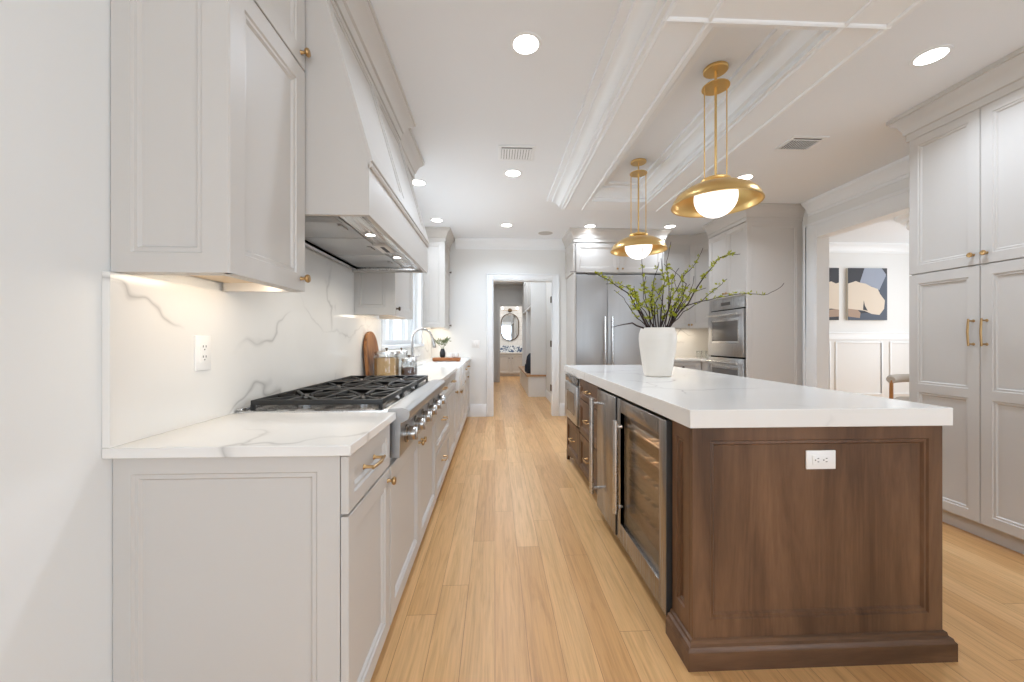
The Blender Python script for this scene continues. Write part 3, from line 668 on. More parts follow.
upper(u1, 1.060, 1.474, [(XL + 0.003, 1.060), (UDX, 1.060), (UDX, 1.474)]); undercab(u1, 1.13, 1.44, 0.55)
u2 = thing('wall_cabinet', 'greige wall cabinet between the range hood and the sink window', 'cabinet', (-0.87, 3.07, UZ0), 'greige wall cabinets on the left')
upper(u2, 2.770, 3.372, [(UDX, 2.770), (UDX, 3.372), (XL + 0.003, 3.372)], True, 'near', M_BRONZE); undercab(u2, 2.85, 3.30, 0.7)
u3 = thing('wall_cabinet', 'pale greige wall cabinet in the far left corner past the window', 'cabinet', (-0.87, 5.78, UZ0), 'greige wall cabinets on the left')
upper(u3, 5.490, 6.074, [(XL + 0.003, 5.490), (UDX, 5.490), (UDX, 6.074)], True, 'far', M_BRONZE); undercab(u3, 5.56, 6.0, 1.2)
# hood
HY0, HY1, HX, HZ = 1.480, 2.745, -0.470, 1.657
hd = thing('range_hood', 'large greige tapered range hood over the gas rangetop', 'range hood', (-0.74, 2.11, HZ))
sx, sz = -0.684, 2.60
B().prism([(XL + 0.022, 1.70), (HX, 1.70), (HX, 1.842), (sx, sz), (sx, CH - 0.004), (XL + 0.022, CH - 0.004)], 'y', HY0, HY1).done('body', M_CAB, hd)
g = B(); g.box(HX - 0.02, HX, HY0, HY1, HZ, 1.70); g.box(XL + 0.022, HX - 0.02, HY0, HY0 + 0.02, HZ, 1.70); g.box(XL + 0.022, HX - 0.02, HY1 - 0.02, HY1, HZ, 1.70); g.done('skirt', M_CAB, hd)
B().sweep([(HX, HY0), (HX, HY1)], [(0, 1.835), (0.007, 1.837), (0.011, 1.845), (0.009, 1.853), (0.003, 1.858), (-0.004, 1.858), (-0.004, 1.835)]).done('band_moulding', M_CAB, hd)
sv = Vector((sx - HX, 0, sz - 1.842)); nn = Vector((sv.z, 0, -sv.x)).normalized(); vv = sv.normalized()
MS = Matrix(((0, vv.x, nn.x, HX + vv.x * 0.014), (1, 0, 0, HY0 + 0.001), (0, vv.z, nn.z, 1.842 + vv.z * 0.014), (0, 0, 0, 1)))
B().panel(MS, HY1 - HY0 - 0.002, sv.length - 0.03, 0.018, (0.07, 0.07, 0.07, 0.06), u_cuts=(0.632,), rail=0.04, prof=((0, 0.018), (0.001, 0.008), (0.007, 0.008), (0.009, 0.015), (0.024, 0.013), (0.025, 0.005), (0.030, 0.005), (0.031, 0.009))).done('sloped_panel', M_CAB, hd)
B().sweep([(XL + 0.022, HY0), (sx + 0.02, HY0), (sx + 0.02, HY1), (XL + 0.022, HY1)], [(-0.03, -0.165), (0.012, -0.165), (0.014, -0.115), (0.026, -0.11), (0.034, -0.085), (0.058, -0.05), (0.082, -0.034), (0.084, -0.024), (0.094, -0.022), (0.094, -0.004), (-0.03, -0.004)], CH).done('crown', M_CAB, hd)
ins = B()
ins.box(XL + 0.03, HX - 0.022, HY0 + 0.022, HY1 - 0.022, 1.688, 1.6995)
ins.box(HX - 0.075, HX - 0.022, HY0 + 0.022, HY1 - 0.022, 1.668, 1.688, 0.003); ins.box(XL + 0.03, XL + 0.065, HY0 + 0.022, HY1 - 0.022, 1.668, 1.688, 0.003)
ins.box(XL + 0.065, HX - 0.075, HY0 + 0.022, HY0 + 0.05, 1.668, 1.688, 0.003); ins.box(XL + 0.065, HX - 0.075, HY1 - 0.05, HY1 - 0.022, 1.668, 1.688, 0.003)
ins = ins.done('liner', M_STEELH, hd)
for j in range(3):
    a = HY0 + 0.06 + j * 0.385
    g = B(); g.box(XL + 0.07, HX - 0.16, a, a + 0.375, 1.682, 1.6878, 0.003)
    if j == 0:
        for k in range(6): g.box(XL + 0.08, HX - 0.17, a + 0.02 + k * 0.018, a + 0.030 + k * 0.018, 1.678, 1.683, 0.002)
    g.box(HX - 0.20, HX - 0.18, a + 0.15, a + 0.22, 1.674, 1.683, 0.002)
    g.done('filter_panel', M_STEELF, hd)
for y in (1.86, 2.36):
    l = B().lathe([(0.022, 0.0), (0.032, 0.0), (0.032, 0.006), (0.022, 0.006), (0.022, 0.0)], Matrix.Translation((HX - 0.115, y, 1.682)), 20).done('light_ring', M_STEELH, hd)
    B().lathe([(0, 0.0), (0.022, 0.0), (0.022, 0.004), (0, 0.004)], Matrix.Translation((HX - 0.115, y, 1.683)), 20).done('light_lens', M_LAMP, l)
    area('hood_lamp', (HX - 0.115, y, 1.675), (0, 0, 0), 0.05, 0.05, 1.6, (1, 0.93, 0.82), 150, 'DISK')
g = B(); g.box(HX - 0.158, HX - 0.085, 2.04, 2.22, 1.676, 1.688); cs = g.done('control_plate', M_WHITE, hd)
B().box(HX - 0.130, HX - 0.110, 2.07, 2.19, 1.6745, 1.676).done('switch_bar', M_SLOT, cs)

# ------------------------------------------------------------------ sink, faucet
sk = thing('farmhouse_sink', 'white apron-front farmhouse sink under the window', 'sink', (-0.6, 4.407, 0.67))
g = B(); a, b, x0, x1, z0, z1 = 3.986, 4.828, -0.855, -0.362, 0.668, 0.908
rim = 0.022
V = lambda x, y, z: g.bm.verts.new((x, y, z))
o_b = [V(x0, a, z0), V(x1, a, z0), V(x1, b, z0), V(x0, b, z0)]; o_t = [V(x0, a, z1), V(x1, a, z1), V(x1, b, z1), V(x0, b, z1)]
i_t = [V(x0 + rim, a + rim, z1), V(x1 - rim, a + rim, z1), V(x1 - rim, b - rim, z1), V(x0 + rim, b - rim, z1)]
i_b = [V(x0 + rim + 0.01, a + rim + 0.01, z0 + 0.025), V(x1 - rim - 0.01, a + rim + 0.01, z0 + 0.025), V(x1 - rim - 0.01, b - rim - 0.01, z0 + 0.025), V(x0 + rim + 0.01, b - rim - 0.01, z0 + 0.025)]
g.poly_cap(list(reversed(o_b))); g.ring(o_b, o_t); g.ring(o_t, i_t); g.ring(i_t, i_b); g.poly_cap(i_b)
bmesh.ops.bevel(g.bm, geom=list(g.bm.edges), offset=0.006, segments=2, affect='EDGES', profile=0.5)
g.done('basin', M_SINK, sk)
B().lathe([(0, 0), (0.045, 0), (0.045, 0.003), (0.03, 0.004), (0, 0.002)], Matrix.Translation((-0.61, 4.407, z0 + 0.0255)), 20).done('drain', M_CHROME, sk)
fc = thing('kitchen_faucet', 'tall brushed nickel gooseneck faucet behind the farmhouse sink', 'faucet', (-0.91, 4.33, 0.9145))
B().lathe([(0, 0), (0.030, 0), (0.030, 0.008), (0.022, 0.014), (0.020, 0.10), (0.017, 0.11), (0, 0.112)], Matrix.Translation((-0.91, 4.33, 0.9146)), 20).done('base', M_NICKEL, fc)
pts = [(-0.91, 4.33, 1.02), (-0.91, 4.33, 1.20)] + [(-0.80 - 0.11 * math.cos(t), 4.33, 1.20 + 0.11 * math.sin(t)) for t in [PI * k / 12 for k in range(1, 11)]]
pts.append((-0.685, 4.33, 1.205))
B().tube(pts, 0.0125, 12).done('spout', M_NICKEL, fc)
B().tube([(-0.686, 4.33, 1.21), (-0.682, 4.33, 1.19), (-0.668, 4.33, 1.12), (-0.666, 4.33, 1.105)], [0.0145, 0.016, 0.020, 0.017], 14).done('spray_head', M_NICKEL, fc)
B().cyl((-0.91, 4.35, 0.985), (-0.91, 4.375, 0.985), 0.013).tube([(-0.91, 4.372, 0.985), (-0.88, 4.385, 1.00), (-0.84, 4.39, 1.02)], 0.006).done('lever', M_NICKEL, fc)

# ------------------------------------------------------------------ things on the left worktop
cb = thing('cutting_board', 'arched acacia cutting board leaning on the backsplash', 'cutting board', (-0.948, 3.06, 0.9145))
prof = []
W2, HB = 0.15, 0.34
for k in range(25):
    t = PI * k / 24; prof.append((W2 * math.cos(t), HB - 0.16 + 0.16 * math.sin(t)))
prof = [(W2 * 0.98, 0.0)] + prof + [(-W2 * 0.98, 0.0)]
g = B(); tilt = R(5)
A = [g.bm.verts.new((0, p[0], p[1])) for p in prof]; Cc = [g.bm.verts.new((0.022, p[0], p[1])) for p in prof]
g.ring(A, Cc); g.poly_cap(list(reversed(A))); g.poly_cap(Cc)
bmesh.ops.rotate(g.bm, verts=g.bm.verts, cent=(0, 0, 0), matrix=Matrix.Rotation(-tilt, 3, 'Y'))
bmesh.ops.translate(g.bm, verts=g.bm.verts, vec=(0, 0, 0.001))
g.done('board', M_BOARD, cb, local=True)
def jar(loc, w, h, fill, m, label, knobs):
    j = thing('glass_jar', label, 'jar', loc, 'glass jars by the rangetop')
    x, y, z = loc; r = w / 2
    B().lathe([(0, 0.001), (r * 0.93, 0.001), (r, 0.008), (r, h * 0.86), (r * 0.90, h * 0.93), (r * 0.90, h), (r * 0.86, h), (r * 0.86, h * 0.93), (r * 0.95, h * 0.85), (r * 0.95, 0.012), (r * 0.9, 0.008), (0, 0.008)], Matrix.Translation(loc), 32).done('body', M_GLASS, j)
    B().lathe([(0, 0.009), (r * 0.89, 0.009), (r * 0.935, 0.013), (r * 0.935, fill), (r * 0.5, fill + 0.004), (0, fill + 0.003)], Matrix.Translation(loc), 32).done('contents', m, j)
    l = B().lathe([(0, h + 0.001), (r * 0.96, h + 0.001), (r * 0.96, h + 0.018), (r * 0.9, h + 0.022), (0, h + 0.024)], Matrix.Translation(loc), 32).done('lid', M_STEELH, j)
    B().lathe([(0, 0), (0.005, 0), (0.005, 0.008), (0.011, 0.014), (0.011, 0.020), (0, 0.024)], Matrix.Translation((x, y, z + h + 0.0235)), 16).done('knob', M_BRONZE, l)
jar((-0.822, 3.00, 0.9145), 0.19, 0.170, 0.140, M_CEREAL, 'large glass jar of tan grain beside the cutting board', 3)
jar((-0.660, 3.03, 0.9145), 0.125, 0.115, 0.062, M_COFFEE, 'small glass jar of dark brown contents right of the tan jar', 1)
jar((-0.780, 3.29, 0.9145), 0.11, 0.165, 0.05, M_CER, 'metal-lidded clear glass jar standing behind the two front jars', 1)
tr = B(); 
tr.box(-0.80, -0.45, 5.02, 5.18, 0.921, 0.962, 0.008)
tr.box(-0.79, -0.75, 5.03, 5.17, 0.915, 0.9225); tr.box(-0.50, -0.46, 5.03, 5.17, 0.915, 0.9225)
tag(tr.done('wooden_tray', M_TRAY), 'low wooden riser tray on the worktop by the back wall', 'tray')
def px_x(px, y):  # lateral position on a depth plane
    d = (px - 512) / 390; c, s = math.cos(R(2.5)), math.sin(R(2.5)); return (d * c + s) / (c - d * s) * y
v = thing('black_vase', 'small black vase of olive sprigs on the wooden tray', 'vase', (-0.68, 5.10, 0.9625))
B().lathe([(0, 0.0005), (0.026, 0.0005), (0.036, 0.02), (0.038, 0.06), (0.028, 0.095), (0.022, 0.108), (0.026, 0.115), (0.021, 0.115), (0.018, 0.105), (0, 0.10)], Matrix.Translation((-0.68, 5.10, 0.9625)), 24).done('body', M_BLKCER, v)
rnd = random.Random(3)
def leafq(g, p, d, L, W):
    d = d.normalized(); s = d.cross(Vector((rnd.uniform(-1, 1), rnd.uniform(-1, 1), rnd.uniform(-1, 1)))).normalized(); n = d.cross(s)
    a = g.bm.verts.new(p); b = g.bm.verts.new(p + d * L * 0.5 + s * W / 2 + n * W * 0.15); c = g.bm.verts.new(p + d * L); e = g.bm.verts.new(p + d * L * 0.5 - s * W / 2 + n * W * 0.15)
    f = g.bm.verts.new(p + d * L * 0.5 - n * 0.1 * W)
    g.bm.faces.new((a, b, f)); g.bm.faces.new((b, c, f)); g.bm.faces.new((c, e, f)); g.bm.faces.new((e, a, f))
for k in range(7):
    an = rnd.uniform(0, 2 * PI); sp = rnd.uniform(0.04, 0.13); top = Vector((-0.68 + sp * math.cos(an), 5.10 + sp * 0.8 * math.sin(an), 0.9625 + rnd.uniform(0.18, 0.25)))
    p0 = Vector((-0.68, 5.10, 1.060)); pm = (p0 + top) / 2 + Vector((0, 0, 0.03))
    st = B().tube([p0, pm, top], [0.0022, 0.002, 0.0012], 6).done('olive_sprig', M_OLIVE, v)
    g = B()
    for j in range(14):
        f = rnd.uniform(0.3, 1); p = p0.lerp(pm, f * 2) if f < 0.5 else pm.lerp(top, f * 2 - 1)
        leafq(g, p, Vector((rnd.uniform(-1, 1), rnd.uniform(-1, 1), rnd.uniform(-0.2, 1))), rnd.uniform(0.035, 0.06), 0.017)
    g.done('leaves', M_OLIVE, st, recalc=False)
for (x, y, lab) in ((-0.575, 5.08, 'white mug on the wooden tray right beside the black vase'), (-0.50, 5.11, 'white mug at the right end of the wooden tray')):
    m_ = thing('mug', lab, 'mug', (x, y, 0.9625), 'white mugs on the tray')
    B().lathe([(0, 0.0005), (0.028, 0.0005), (0.033, 0.012), (0.034, 0.062), (0.031, 0.062), (0.030, 0.012), (0, 0.008)], Matrix.Translation((x, y, 0.9625)), 24).done('cup', M_SINK, m_)
    B().tube([(x + 0.032, y, 0.9625 + 0.05), (x + 0.052, y, 0.9625 + 0.045), (x + 0.052, y, 0.9625 + 0.022), (x + 0.031, y, 0.9625 + 0.016)], 0.004, 8).done('handle', M_SINK, m_)

# ------------------------------------------------------------------ vase of branches on the island
VX, VY, VZ = 1.140, 2.69, 0.9375
v = thing('vase', 'tall white ribbed ceramic vase on the island', 'vase', (VX, VY, VZ))
g = B(); pr = [(0, 0.001), (0.086, 0.001), (0.092, 0.006), (0.100, 0.06), (0.112, 0.14), (0.122, 0.21), (0.126, 0.26), (0.124, 0.295), (0.116, 0.322), (0.112, 0.333), (0.113, 0.338), (0.106, 0.338), (0.104, 0.328), (0.112, 0.29), (0.112, 0.2), (0.09, 0.06), (0.08, 0.02), (0, 0.018)]
fine = []
for i in range(len(pr) - 1):
    (r0, z0), (r1, z1) = pr[i], pr[i + 1]; n = max(1, int(abs(z1 - z0) / 0.006)) if i < 9 else 1
    for k in range(n):
        f = k / n; r = r0 + (r1 - r0) * f; fine.append((r + (0.0007 if (len(fine) % 2 and 3 <= i < 8) else 0), z0 + (z1 - z0) * f))
fine.append(pr[-1]); g.lathe(fine, Matrix.Translation((VX, VY, VZ)), 48); g.done('body', M_CER, v, angle=50)
C_, S_ = math.cos(R(2.5)), math.sin(R(2.5))
def at(px, py, y):
    d = (px - 512) / 390; x = (d * C_ + S_) / (C_ - d * S_) * y; zc = x * S_ + y * C_
    return Vector((x, y, 1.19 + (340 - py) / 390 * zc))
rb = random.Random(11)
ba = thing('branch_arrangement', 'dark branches with yellow-green buds arranged in the white vase', 'branches', (VX, VY, VZ + 0.03))
def branch(path, dy, r0, nleaf, leaf0=0.3, size=1.0, leaf1=1.0):
    """path of image-plane sketch points opened out in depth by dy towards the tip"""
    n = len(path); P = []
    for i, (px, py) in enumerate(path):
        f = i / (n - 1); P.append(at(px, py, VY + (rb.uniform(-0.03, 0.03) if i == 0 else 0) + dy * f))
    mouth = Vector((VX + max(-0.07, min(0.07, P[0].x - VX)), VY + rb.uniform(-0.05, 0.05), VZ + 0.325))
    foot = Vector((VX - (mouth.x - VX) * 0.5, VY, VZ + 0.03))
    P[0] = mouth
    pts = [foot]
    for i in range(len(P) - 1):
        a, b = P[i], P[i + 1]
        for k in range(3):
            f = k / 3; q = a.lerp(b, f)
            if not (i == 0 and k == 0): q += Vector((rb.uniform(-1, 1), rb.uniform(-1, 1), rb.uniform(-1, 1))) * 0.005
            pts.append(q)
    pts.append(P[-1])
    m = len(pts); rad = [max(0.0019, r0 * (1 - 0.8 * i / (m - 1))) for i in range(m)]
    o = B().tube(pts, rad, 7).done('branch', M_BARK, ba, angle=80)
    if nleaf:
        g = B(); 
        for k in range(nleaf):
            f = rb.uniform(leaf0, leaf1) * (m - 2); i = int(f); p = pts[i].lerp(pts[i + 1], f - i)
            if p.z < VZ + 0.36: continue
            off = Vector((rb.uniform(-1, 1), rb.uniform(-1, 1), rb.uniform(-0.6, 1))) * 0.016
            for _ in range(rb.randint(2, 4)):
                leafq(g, p + off * rb.random(), Vector((rb.uniform(-1, 1), rb.uniform(-1, 1), rb.uniform(-0.3, 1.2))), rb.uniform(0.014, 0.028) * size, rb.uniform(0.009, 0.015) * size)
        if len(g.bm.verts): g.done('leaves', M_LEAF, o, recalc=False)
    return o
branch([(646, 327), (636, 306), (627, 293), (612, 282), (598, 275), (584, 273), (570, 272)], -0.10, 0.0055, 14, 0.4, 1.2, 0.75)
branch([(648, 327), (639, 307), (632, 290), (620, 284), (606, 284)], 0.05, 0.005, 18)
branch([(668, 327), (688, 303), (704, 277), (718, 259), (731, 254), (740, 254)], 0.06, 0.0065, 22, 0.45, 1.25, 0.95)
branch([(664, 327), (684, 306), (708, 300), (734, 294), (752, 294), (768, 295), (778, 289), (784, 283)], -0.08, 0.0045, 20, 0.3, 1.1, 0.72)
branch([(670, 327), (682, 300), (686, 284), (677, 273), (664, 264)], -0.06, 0.0055, 8)
branch([(645, 325), (632, 323), (620, 325), (611, 327)], -0.14, 0.0075, 3)
branch([(672, 327), (684, 312), (700, 302), (712, 292), (722, 284), (727, 279)], 0.10, 0.004, 14)
branch([(660, 327), (672, 296), (686, 274), (697, 262), (703, 248)], 0.12, 0.0045, 14)
branch([(650, 327), (636, 318), (628, 305), (622, 296), (614, 290)], 0.12, 0.004, 12)
ups = [[(655, 327), (651, 303), (654, 280), (659, 262)], [(660, 327), (662, 300), (664, 282), (661, 258)], [(652, 327), (646, 305), (644, 285), (642, 268), (643, 246)],
       [(664, 327), (670, 300), (672, 280), (679, 268)], [(657, 327), (657, 306), (648, 290), (640, 283)], [(666, 327), (676, 305), (680, 292), (690, 284)],
       [(654, 327), (645, 312), (636, 296), (634, 286)], [(661, 327), (668, 310), (669, 290), (667, 262), (671, 242)], [(668, 327), (678, 312), (689, 298), (694, 276)],
       [(659, 327), (652, 308), (650, 294), (656, 278)], [(667, 327), (672, 308), (682, 296), (684, 272)], [(650, 327), (641, 314), (633, 304), (630, 292)],
       [(656, 327), (654, 310), (660, 292), (669, 281)], [(662, 327), (665, 312), (660, 296), (652, 287)], [(648, 327), (640, 310), (636, 300), (626, 286)],
       [(669, 327), (680, 308), (692, 292), (706, 288)], [(653, 327), (650, 312), (643, 298), (646, 276)], [(665, 327), (674, 312), (679, 300), (674, 276)]]
for k, p in enumerate(ups):
    branch(p, rb.uniform(-0.2, 0.2), rb.uniform(0.0036, 0.0056), 12, 0.3, 1.35)

# ------------------------------------------------------------------ pendants
pd = thing('pendant_light', 'brass dome pendant hanging nearest over the island', 'pendant light', (1.268, 2.19, CH), 'brass pendants over the island')
def pl(prof, name, m, par=pd, angle=35, xy=(0, 0)): return B().lathe(prof, Matrix.Translation((1.268 + xy[0], 2.19 + xy[1], 0)), 48).done(name, m, par, angle)
pl([(0, 2.749), (0.066, 2.749), (0.066, 2.737), (0.062, 2.733), (0, 2.733)], 'canopy', M_BRASSP)
pl([(0, 2.647), (0.072, 2.647), (0.074, 2.644), (0.074, 2.640), (0, 2.640)], 'spacer_disc', M_BRASSP)
pl([(0, 2.734), (0.0065, 2.734), (0.0065, 2.105), (0, 2.105)], 'rod', M_BRASSP)
for s in (-1, 1): pl([(0, 2.641), (0.0032, 2.641), (0.0032, 2.10), (0, 2.10)], 'rod', M_BRASSP, xy=(s * 0.066, 0))
pl([(0, 2.132), (0.022, 2.132), (0.026, 2.120), (0.050, 2.116), (0.076, 2.112), (0.080, 2.106), (0.078, 2.098), (0.070, 2.090), (0, 2.088)], 'fitter', M_BRASSP)
dm = []
for k in range(13):
    f = k / 12; dm.append((0.02 + 0.213 * math.sin(f * PI / 2 * 0.98), 2.093 - 0.118 * (1 - math.cos(f * PI / 2)) ** 0.9))
dm2 = dm + [(0.239, 1.972), (0.239, 1.968), (0.232, 1.968)] + [(r - 0.003, z - 0.004) for r, z in reversed(dm)]
pl(dm2, 'shade', M_BRASSP, angle=60)
pl([(0, 1.895)] + [(0.115 * math.sin(PI * k / 20), 2.010 - 0.115 * math.cos(PI * k / 20)) for k in range(1, 14)] + [(0.0, 2.07)], 'globe', M_GLOBE, angle=80)
dup(pd, (1.252, 3.355, CH), 'brass dome pendant hanging farther back over the island, above the branches')

# ------------------------------------------------------------------ ceiling fittings
def can(x, y): 
    t = thing('recessed_light', '', 'recessed light', (x, y, CH), 'recessed ceiling lights')
    B().lathe([(0.067, -0.004), (0.083, -0.003), (0.085, 0.0), (0.067, 0.0), (0.067, -0.004)], Matrix.Translation((x, y, CH - 0.0005)), 32).done('trim_ring', M_TRIM, t)
    B().lathe([(0, -0.003), (0.067, -0.003), (0.067, 0.0), (0, 0.0)], Matrix.Translation((x, y, CH - 0.0005)), 32).done('lens', M_LAMP, t)
    return t
c0 = can(*CAN_POS[0])
labs = ['round ceiling downlight nearest in the aisle between hood and beams', 'round ceiling downlight just past the square aisle vent', 'round ceiling downlight before the hall doorway',
        'round ceiling downlight beside the crown of the range hood', 'round ceiling downlight by the far left corner cabinet', 'round ceiling downlight in front of the refrigerator cabinet',
        'round ceiling downlight by the corner wall cabinets near the ovens', 'round ceiling downlight behind the nearest brass pendant', 'round ceiling downlight nearest the tall pantry cabinet']
c0['label'] = labs[0]
for p, l in zip(CAN_POS[1:], labs[1:]): dup(c0, (p[0], p[1], CH), l)
def vent(x, y, w, d, label, lw, rz=0):
    t = thing('ceiling_vent', label, 'vent', (x, y, CH), 'ceiling air vents', rz)
    g = B(); z0, z1 = -0.007, -0.0005; e = 0.025
    for (a, b, c, f) in ((-w / 2, w / 2, -d / 2, -d / 2 + e), (-w / 2, w / 2, d / 2 - e, d / 2), (-w / 2, -w / 2 + e, -d / 2 + e, d / 2 - e), (w / 2 - e, w / 2, -d / 2 + e, d / 2 - e), (-w / 2 + e, w / 2 - e, -d / 2 + e + 0.022, -d / 2 + e + 0.034)): g.box(a, b, c, f, z0, z1, 0.001)
    g.done('frame', M_TRIM, t, local=True)
    B().box(-w / 2 + e, w / 2 - e, -d / 2 + e, d / 2 - e, -0.0018, -0.0006).done('duct', M_VENT, t, local=True)
    g = B()
    for k in range(11):
        xx = -w / 2 + e + (w - 2 * e) * (k + 0.5) / 11; g.box(xx - lw, xx + lw, -d / 2 + e + 0.034, d / 2 - e, -0.0065, -0.002)
    g.done('louvres', M_TRIM, t, local=True)
vent(0.178, 3.25, 0.30, 0.26, 'white square ceiling vent over the aisle', 0.0095)
vent(2.42, 2.99, 0.28, 0.22, 'dark-slotted ceiling vent right of the beams near the pantry', 0.0025)
sp = thing('ceiling_speaker', 'round grey speaker grille in the ceiling before the doorway', 'speaker', (0.735, 5.66, CH))
B().lathe([(0.105, -0.004), (0.115, -0.003), (0.117, 0), (0.105, 0), (0.105, -0.004)], Matrix.Translation((0.735, 5.66, CH - 0.0005)), 32).done('ring', M_TRIM, sp)
B().lathe([(0, -0.003), (0.105, -0.003), (0.105, 0), (0, 0)], Matrix.Translation((0.735, 5.66, CH - 0.0005)), 32).done('grille', M_SPK, sp)

# ------------------------------------------------------------------ pantry
PXF = 2.90
pt = thing('pantry_cabinet', 'tall greige four-door pantry cabinet at the right edge', 'cabinet', (3.2, 2.19, 0))
B().box(PXF, 3.575, 1.79, 2.592, 0.095, CH - 0.004).done('body', M_CAB, pt)
B().box(PXF + 0.03, 3.575, 1.79, 2.592, 0.0, 0.095).done('toe_kick', M_CAB, pt)
for (ya, yb) in ((2.592, 2.197), (2.193, 1.798)):
    w = ya - yb
    M = frame((-1, 0, 0), (PXF, ya, 0.100)); d = front(pt, 'door', M, w, 1.534, M_CAB, (0.055, 0.055, 0.058, 0.06), cuts=(0.765,), rail=0.028)
    u = w - 0.03 if ya > 2.5 else 0.03; pull(d, M, (u, 1.065), (u, 1.205), 0.02)
    M = frame((-1, 0, 0), (PXF, ya, 1.642)); d = front(pt, 'door', M, w, 0.935, M_CAB, (0.055, 0.055, 0.058, 0.06)); knob(d, M, u, 0.06, 0.02)
B().sweep([(3.56, 2.594), (PXF - 0.018, 2.594), (PXF - 0.018, 1.79)], CROWN, CH).done('crown', M_CAB, pt)

# ------------------------------------------------------------------ oven tower and ovens
TX, TY0, TY1 = 2.934, 4.392, 5.205
tw = thing('oven_cabinet', 'tall greige cabinet tower housing the double wall ovens', 'cabinet', (3.25, 4.8, 0))
g = B(); ox = TX + 0.05
g.box(ox, XR - 0.003, TY0 + 0.02, TY1, 0.10, CH - 0.004); g.box(TX, ox, TY0 + 0.02, TY0 + 0.035, 0.10, CH - 0.004); g.box(TX, ox, TY1 - 0.028, TY1, 0.10, CH - 0.004)
g.box(TX, ox, TY0 + 0.035, TY1 - 0.028, 1.71, CH - 0.004); g.box(TX, ox, TY0 + 0.035, TY1 - 0.028, 0.10, 0.36); g.done('body', M_CAB, tw)
B().box(TX + 0.06, XR - 0.003, TY0 + 0.02, TY1, 0, 0.10).done('toe_kick', M_CAB, tw)
B().panel(frame((0, -1, 0), (TX - 0.02, TY0 + 0.02, 0.0)), XR - TX + 0.018, 2.572, 0.02, (0.055, 0.07, 0.10, 0.05)).done('end_panel', M_CAB, tw)
ymid = (TY0 + TY1) / 2
for (ya, yb, k) in ((TY1 - 0.004, ymid + 0.002, 'r'), (ymid - 0.002, TY0 + 0.023, 'l')):
    M = frame((-1, 0, 0), (TX, ya, 1.725)); d = front(tw, 'door', M, ya - yb, 0.840, M_CAB, 0.055); knob(d, M, ya - yb - 0.03 if k == 'r' else 0.03, 0.05, 0.02)
M = frame((-1, 0, 0), (TX, TY1 - 0.004, 0.112)); d = front(tw, 'drawer', M, TY1 - TY0 - 0.03, 0.235, M_CAB, 0.05); pull(d, M, (0.33, 0.13), (0.44, 0.13), 0.01)
B().sweep([(TX - 0.018, TY1), (TX - 0.018, TY0 + 0.002), (XR - 0.003, TY0 + 0.002)], CROWN, CH).done('crown', M_CAB, tw)
ov = thing('double_wall_oven', 'stainless double wall oven built into the greige tower', 'oven', (TX, 4.79, 0.365))
oy0, oy1 = TY0 + 0.037, TY1 - 0.030
B().box(TX - 0.002, ox - 0.002, oy0, oy1, 0.365, 1.705).done('chassis', M_BLACK, ov)
cpn = B().box(TX - 0.026, TX - 0.003, oy0, oy1, 1.575, 1.705, 0.003).done('control_panel', M_STEEL, ov)
B().box(TX - 0.029, TX - 0.0265, 4.70, 4.90, 1.625, 1.665).done('display', M_DGLASS, cpn)
for (z0, z1) in ((0.985, 1.560), (0.375, 0.965)):
    d = B().box(TX - 0.040, TX - 0.003, oy0, oy1, z0, z1, 0.003).done('door', M_STEEL, ov)
    B().box(TX - 0.043, TX - 0.0405, oy0 + 0.10, oy1 - 0.10, z0 + 0.19, z1 - 0.135, 0.001).done('glass_pane', M_DGLASS, d)
    g = B()
    for (a, b, c, e) in ((oy0 + 0.075, oy0 + 0.098, z0 + 0.16, z1 - 0.10), (oy1 - 0.098, oy1 - 0.075, z0 + 0.16, z1 - 0.10), (oy0 + 0.098, oy1 - 0.098, z0 + 0.16, z0 + 0.188), (oy0 + 0.098, oy1 - 0.098, z1 - 0.133, z1 - 0.10)): g.box(TX - 0.044, TX - 0.0405, a, b, c, e, 0.001)
    g.done('window_frame', M_STEELH, d)
    g = B(); zz = z1 - 0.055; g.cyl((TX - 0.095, oy0 + 0.04, zz), (TX - 0.095, oy1 - 0.04, zz), 0.012)
    for y in (oy0 + 0.09, oy1 - 0.09): g.cyl((TX - 0.095, y, zz), (TX - 0.039, y, zz), 0.009)
    g.done('handle', M_STEELH, d)

# ------------------------------------------------------------------ refrigerator wall
FX0, FX1, FY = 1.12, 2.405, 5.46
fcab = thing('refrigerator_cabinet', 'greige surround cabinet with two doors above the refrigerator', 'cabinet', (1.71, 5.7, 0))
g = B(); g.box(FX0, FX0 + 0.022, FY, YB - 0.003, 0, CH - 0.004); g.box(FX1 - 0.022, FX1, FY, YB - 0.003, 0, CH - 0.004); g.box(FX0 + 0.022, FX1 - 0.022, FY + 0.02, YB - 0.003, 2.135, CH - 0.004); g.done('body', M_CAB, fcab)
B().panel(frame((-1, 0, 0), (FX0 - 0.0005, YB - 0.004, 2.145)), YB - FY - 0.006, 0.42, 0.02, (0.06,) * 4).done('side_panel', M_CAB, fcab)
xm = px_x(619.7, FY)
for (a, b, k) in ((FX0 + 0.012, xm - 0.002, 'r'), (xm + 0.002, FX1 - 0.012, 'l')):
    M = frame((0, -1, 0), (a, FY + 0.02, 2.148)); d = front(fcab, 'door', M, b - a, 0.415, M_CAB, 0.06); knob(d, M, b - a - 0.035 if k == 'r' else 0.035, 0.05, 0.02, M_BRASS)
B().sweep([(FX0 - 0.003, YB - 0.003), (FX0 - 0.003, FY - 0.002), (FX1, FY - 0.002), (FX1, 5.75)], CROWN, CH).done('crown', M_CAB, fcab)
fr = thing('refrigerator', 'wide built-in stainless side-by-side refrigerator', 'refrigerator', (1.71, 5.6, 0))
